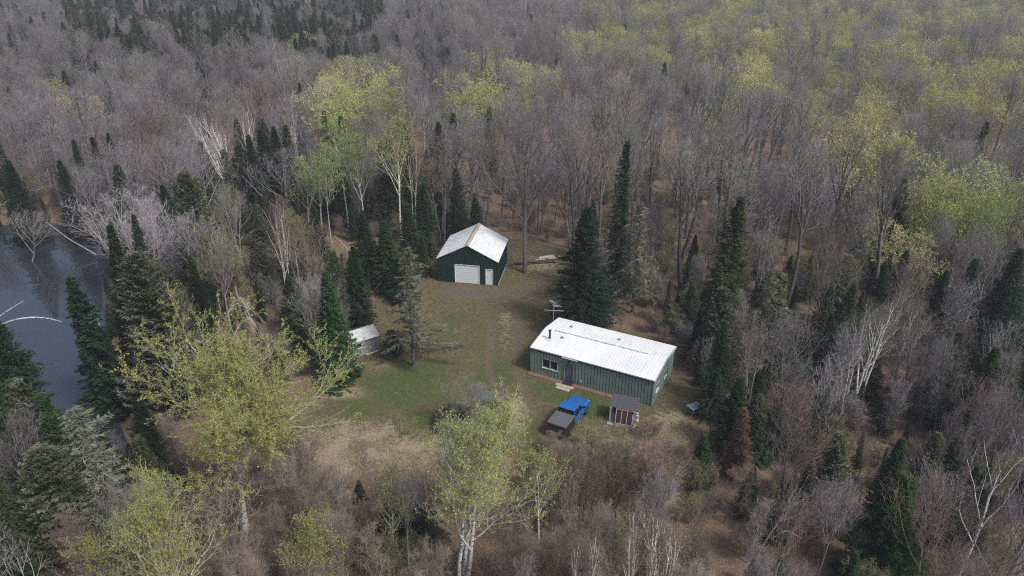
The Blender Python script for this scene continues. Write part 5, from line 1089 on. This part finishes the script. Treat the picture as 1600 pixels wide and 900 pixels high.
# the far wood beyond the individually built trees: one object, its trees placed by geometry nodes
src = bpy.data.collections.new('far wood kinds')
kinds = []
def src_obj(key, k, vi, ccol):
    L_ = LIB[k + (str(vi) if VAR[k] else '')]; ms = [(L_['trunk'], BARKC), (L_['crown'], ccol if k not in ('bud', 'budbrush') else GREY)]
    if L_['leaves']: ms.append((L_['leaves'], ccol))
    g_ = bpy.data.node_groups
    me = bpy.data.meshes.new(key)
    # join the parts' arrays; colours are kept per part through material copies
    V, Lp, St, To, Mi = [], [], [], [], []; nv = nl = 0
    for mi, (a, col_) in enumerate(ms):
        v_ = np.empty(len(a.vertices) * 3, np.float32); a.vertices.foreach_get('co', v_); l_ = np.empty(len(a.loops), np.int32); a.loops.foreach_get('vertex_index', l_)
        s_2 = np.empty(len(a.polygons), np.int32); a.polygons.foreach_get('loop_start', s_2); t_2 = np.empty(len(a.polygons), np.int32); a.polygons.foreach_get('loop_total', t_2)
        V.append(v_); Lp.append(l_ + nv); St.append(s_2 + nl); To.append(t_2); Mi.append(np.full(len(s_2), mi, np.int32)); nv += len(a.vertices); nl += len(l_)
        mt_ = a.materials[0].copy(); mt_.name = key + f' {mi}'
        for nd in list(mt_.node_tree.nodes):
            if nd.type == 'OBJECT_INFO':
                rgb = mt_.node_tree.nodes.new('ShaderNodeRGB'); rgb.outputs[0].default_value = (*col_, 1)
                for lk in list(nd.outputs['Color'].links): mt_.node_tree.links.new(rgb.outputs[0], lk.to_socket)
        me.materials.append(mt_)
    V = np.concatenate(V); Lp = np.concatenate(Lp); St = np.concatenate(St); To = np.concatenate(To); Mi = np.concatenate(Mi)
    me.vertices.add(len(V) // 3); me.vertices.foreach_set('co', V); me.loops.add(len(Lp)); me.loops.foreach_set('vertex_index', Lp)
    me.polygons.add(len(St)); me.polygons.foreach_set('loop_start', St); me.polygons.foreach_set('loop_total', To); me.polygons.foreach_set('material_index', Mi); me.update(calc_edges=True)
    o = bpy.data.objects.new(key, me); src.objects.link(o); return L_
SRC = {}
PAL = dict(bare=[PURP, GREY, (.25, .23, .195), (.2, .18, .185)], tall=[GREY, (.25, .23, .195)], bud=[AU, YG, (.40, .41, .18)], fir=[(.05, .08, .036), (.07, .10, .042)], cedar=[CED], sapling=[GREY], brush=[BROWN], budbrush=[OL])
order = []
for k in ('bare', 'tall', 'bud', 'fir', 'cedar', 'sapling', 'budbrush', 'brush'):
    for ci, col_ in enumerate(PAL[k]):
        vi = (ci * 2 + (1 if k == 'bud' else 0)) % max(VAR[k], 1); key = f'kind {len(order):02d}'; L_ = src_obj(key, k, vi, col_); order.append((key, k, ci, L_))
IDX = {}
for i, (key, k, ci, L_) in enumerate(order): IDX.setdefault(k, []).append((i, L_))
if FARP:
    co, ix, sc_, ro = [], [], [], []
    for (x, y, h, k, cn, ccol, c) in FARP:
        opts = IDX[k]; n_ = len(opts)
        if k == 'bare': j = (rp.choice([0, 0, 1, 3]) if x < 20 else rp.choice([1, 2, 2, 0]))
        else: j = rp.randrange(n_)
        i, L_ = opts[j]; s = h / L_['h']
        if k in ('fir', 'cedar'): h *= 1.0
        co.append((x, y, -.05)); ix.append(i); sc_.append((s * rp.uniform(.95, 1.25), s * rp.uniform(.95, 1.25), s)); ro.append((0, 0, rp.uniform(0, 6.28)))
    me = bpy.data.meshes.new('far wood'); me.vertices.add(len(co)); me.vertices.foreach_set('co', np.array(co, np.float32).ravel())
    for nm, ty, dat in (('kind_index', 'INT', ix), ('tree_scale', 'FLOAT_VECTOR', sc_), ('tree_turn', 'FLOAT_VECTOR', ro)):
        a = me.attributes.new(nm, ty, 'POINT'); a.data.foreach_set('value' if ty == 'INT' else 'vector', np.array(dat, np.int32 if ty == 'INT' else np.float32).ravel())
    fo = link('far_woodland', me); tag(fo, kind='stuff', label='far-off bare and leafing wood running up to the top edge', cat='woodland')
    ng = bpy.data.node_groups.new('far wood', 'GeometryNodeTree'); ng.interface.new_socket('Geometry', in_out='INPUT', socket_type='NodeSocketGeometry'); ng.interface.new_socket('Geometry', in_out='OUTPUT', socket_type='NodeSocketGeometry')
    gi, go = ng.nodes.new('NodeGroupInput'), ng.nodes.new('NodeGroupOutput'); m2p = ng.nodes.new('GeometryNodeMeshToPoints'); ip = ng.nodes.new('GeometryNodeInstanceOnPoints'); ci = ng.nodes.new('GeometryNodeCollectionInfo')
    ci.inputs['Collection'].default_value = src; ci.inputs['Separate Children'].default_value = True; ci.inputs['Reset Children'].default_value = True; ip.inputs['Pick Instance'].default_value = True
    def na(nm, ty):
        n = ng.nodes.new('GeometryNodeInputNamedAttribute'); n.data_type = ty; n.inputs[0].default_value = nm; return [o for o in n.outputs if o.enabled and o.name == 'Attribute'][0]
    L = ng.links.new
    L(gi.outputs[0], m2p.inputs['Mesh']); L(m2p.outputs[0], ip.inputs['Points']); L(ci.outputs[0], ip.inputs['Instance']); L(na('kind_index', 'INT'), ip.inputs['Instance Index']); L(na('tree_scale', 'FLOAT_VECTOR'), ip.inputs['Scale'])
    e2r = ng.nodes.new('FunctionNodeEulerToRotation'); L(na('tree_turn', 'FLOAT_VECTOR'), e2r.inputs[0]); L(e2r.outputs[0], ip.inputs['Rotation']); L(ip.outputs[0], go.inputs[0])
    md = fo.modifiers.new('trees', 'NODES'); md.node_group = ng
# --- ground cover: dry weeds in the rough grass, litter and low twigs under the trees
def ground_tufts(n, xr, yr, cond, hgt, r, seed, lean=.5):
    rg = np.random.default_rng(seed); x = rg.uniform(*xr, n); y = rg.uniform(*yr, n); u, v = pix(x, y, 0 * x); k = cond(x, y, u, v); x, y = x[k], y[k]
    ix = np.clip(np.searchsorted(gx, x) - 1, 0, len(gx) - 2); iy = np.clip(np.searchsorted(gy, y) - 1, 0, len(gy) - 2); z = GZ[iy, ix]
    D = np.stack([rg.normal(0, lean, len(x)), rg.normal(0, lean, len(x)), np.ones(len(x))], -1); D *= (hgt * rg.uniform(.4, 1.3, len(x)))[:, None] / np.linalg.norm(D, axis=1, keepdims=True)
    g = Geo(); g.spikes(np.stack([x, y, z - .02], -1), D, r); return g
rough = lambda x, y, u, v: (u > 440) & (u < 1110) & (v > 655) & (v < 1000) & (vnoise(x, y, 1.3, 21) > .38) & ~((u > 820) & (u < 900) & (v < 690))
g = ground_tufts(130000, (-20, 20), (30, 56), rough, .42, .011, 1); o = part('dry_weeds', g, tree_mat('dry weeds', 1.2, .35)); o.color = (.36, .30, .19, 1); tag(o, 'tan dry weeds and dead grass below the lawn', 'weeds', kind='stuff')
woods = lambda x, y, u, v: ~inpoly(u, v, CLEAR) & ~inpoly(x, y, POND) & (np.abs(x) < y * .72 + 6)
g = ground_tufts(150000, (-75, 75), (32, 135), woods, .55, .011, 2, 1.1); o = part('forest_undergrowth', g, tree_mat('undergrowth', .3, .4)); o.color = (.17, .135, .1, 1); tag(o, 'brown fallen twigs and low undergrowth on the leaf-covered forest floor', 'undergrowth', kind='stuff')
lawn = lambda x, y, u, v: inpoly(u, v, CLEAR) & (v < 720) & (vnoise(x, y, .9, 31) > .3) & ~((x > HX - .5) & (x < HX + 14) & (y < HY + 4) & ((y - HY) > (x - HX) * math.tan(HA) - 1.0))
g = ground_tufts(60000, (-20, 20), (44, 82), lawn, .13, .012, 3, .8); o = part('lawn_grass', g, tree_mat('grass', 1.0, .4)); o.color = (.085, .105, .04, 1); tag(o, 'short patchy grass of the open lawn', 'grass', kind='stuff')
for i in range(26):        # fallen trunks on the forest floor
    for _ in range(50):
        x = R_.uniform(-60, 70); y = R_.uniform(40, 150); u, v = [float(q) for q in pix(x, y, 0)]
        if not inpoly(np.array([u]), np.array([v]), CLEAR)[0] and not inpoly(np.array([x]), np.array([y]), POND)[0] and edge_dist(np.array([x]), np.array([y]), POND)[0] > 4 and 0 < u < 1600 and edge_dist(np.array([u]), np.array([v]), CLEAR)[0] > 35 and not (QX - 5 < x < QX + QW + 5 and QY - 5 < y < QY + QL + 5): break
    a = R_.uniform(0, 3.14); l = R_.uniform(2.5, 5)
    z_ = max(gz(x + math.cos(a) * l * s, y + math.sin(a) * l * s) for s in (-1, -.5, 0, .5, 1))
    log((x - math.cos(a) * l, y - math.sin(a) * l, z_ + .05), (x + math.cos(a) * l, y + math.sin(a) * l, z_ + .1), .09, .04, 'skin', 'fallen trunk on the forest floor ' + region(u, v), 'fallen trunks on the forest floor', 7, .25, 'fallen_tree', i)
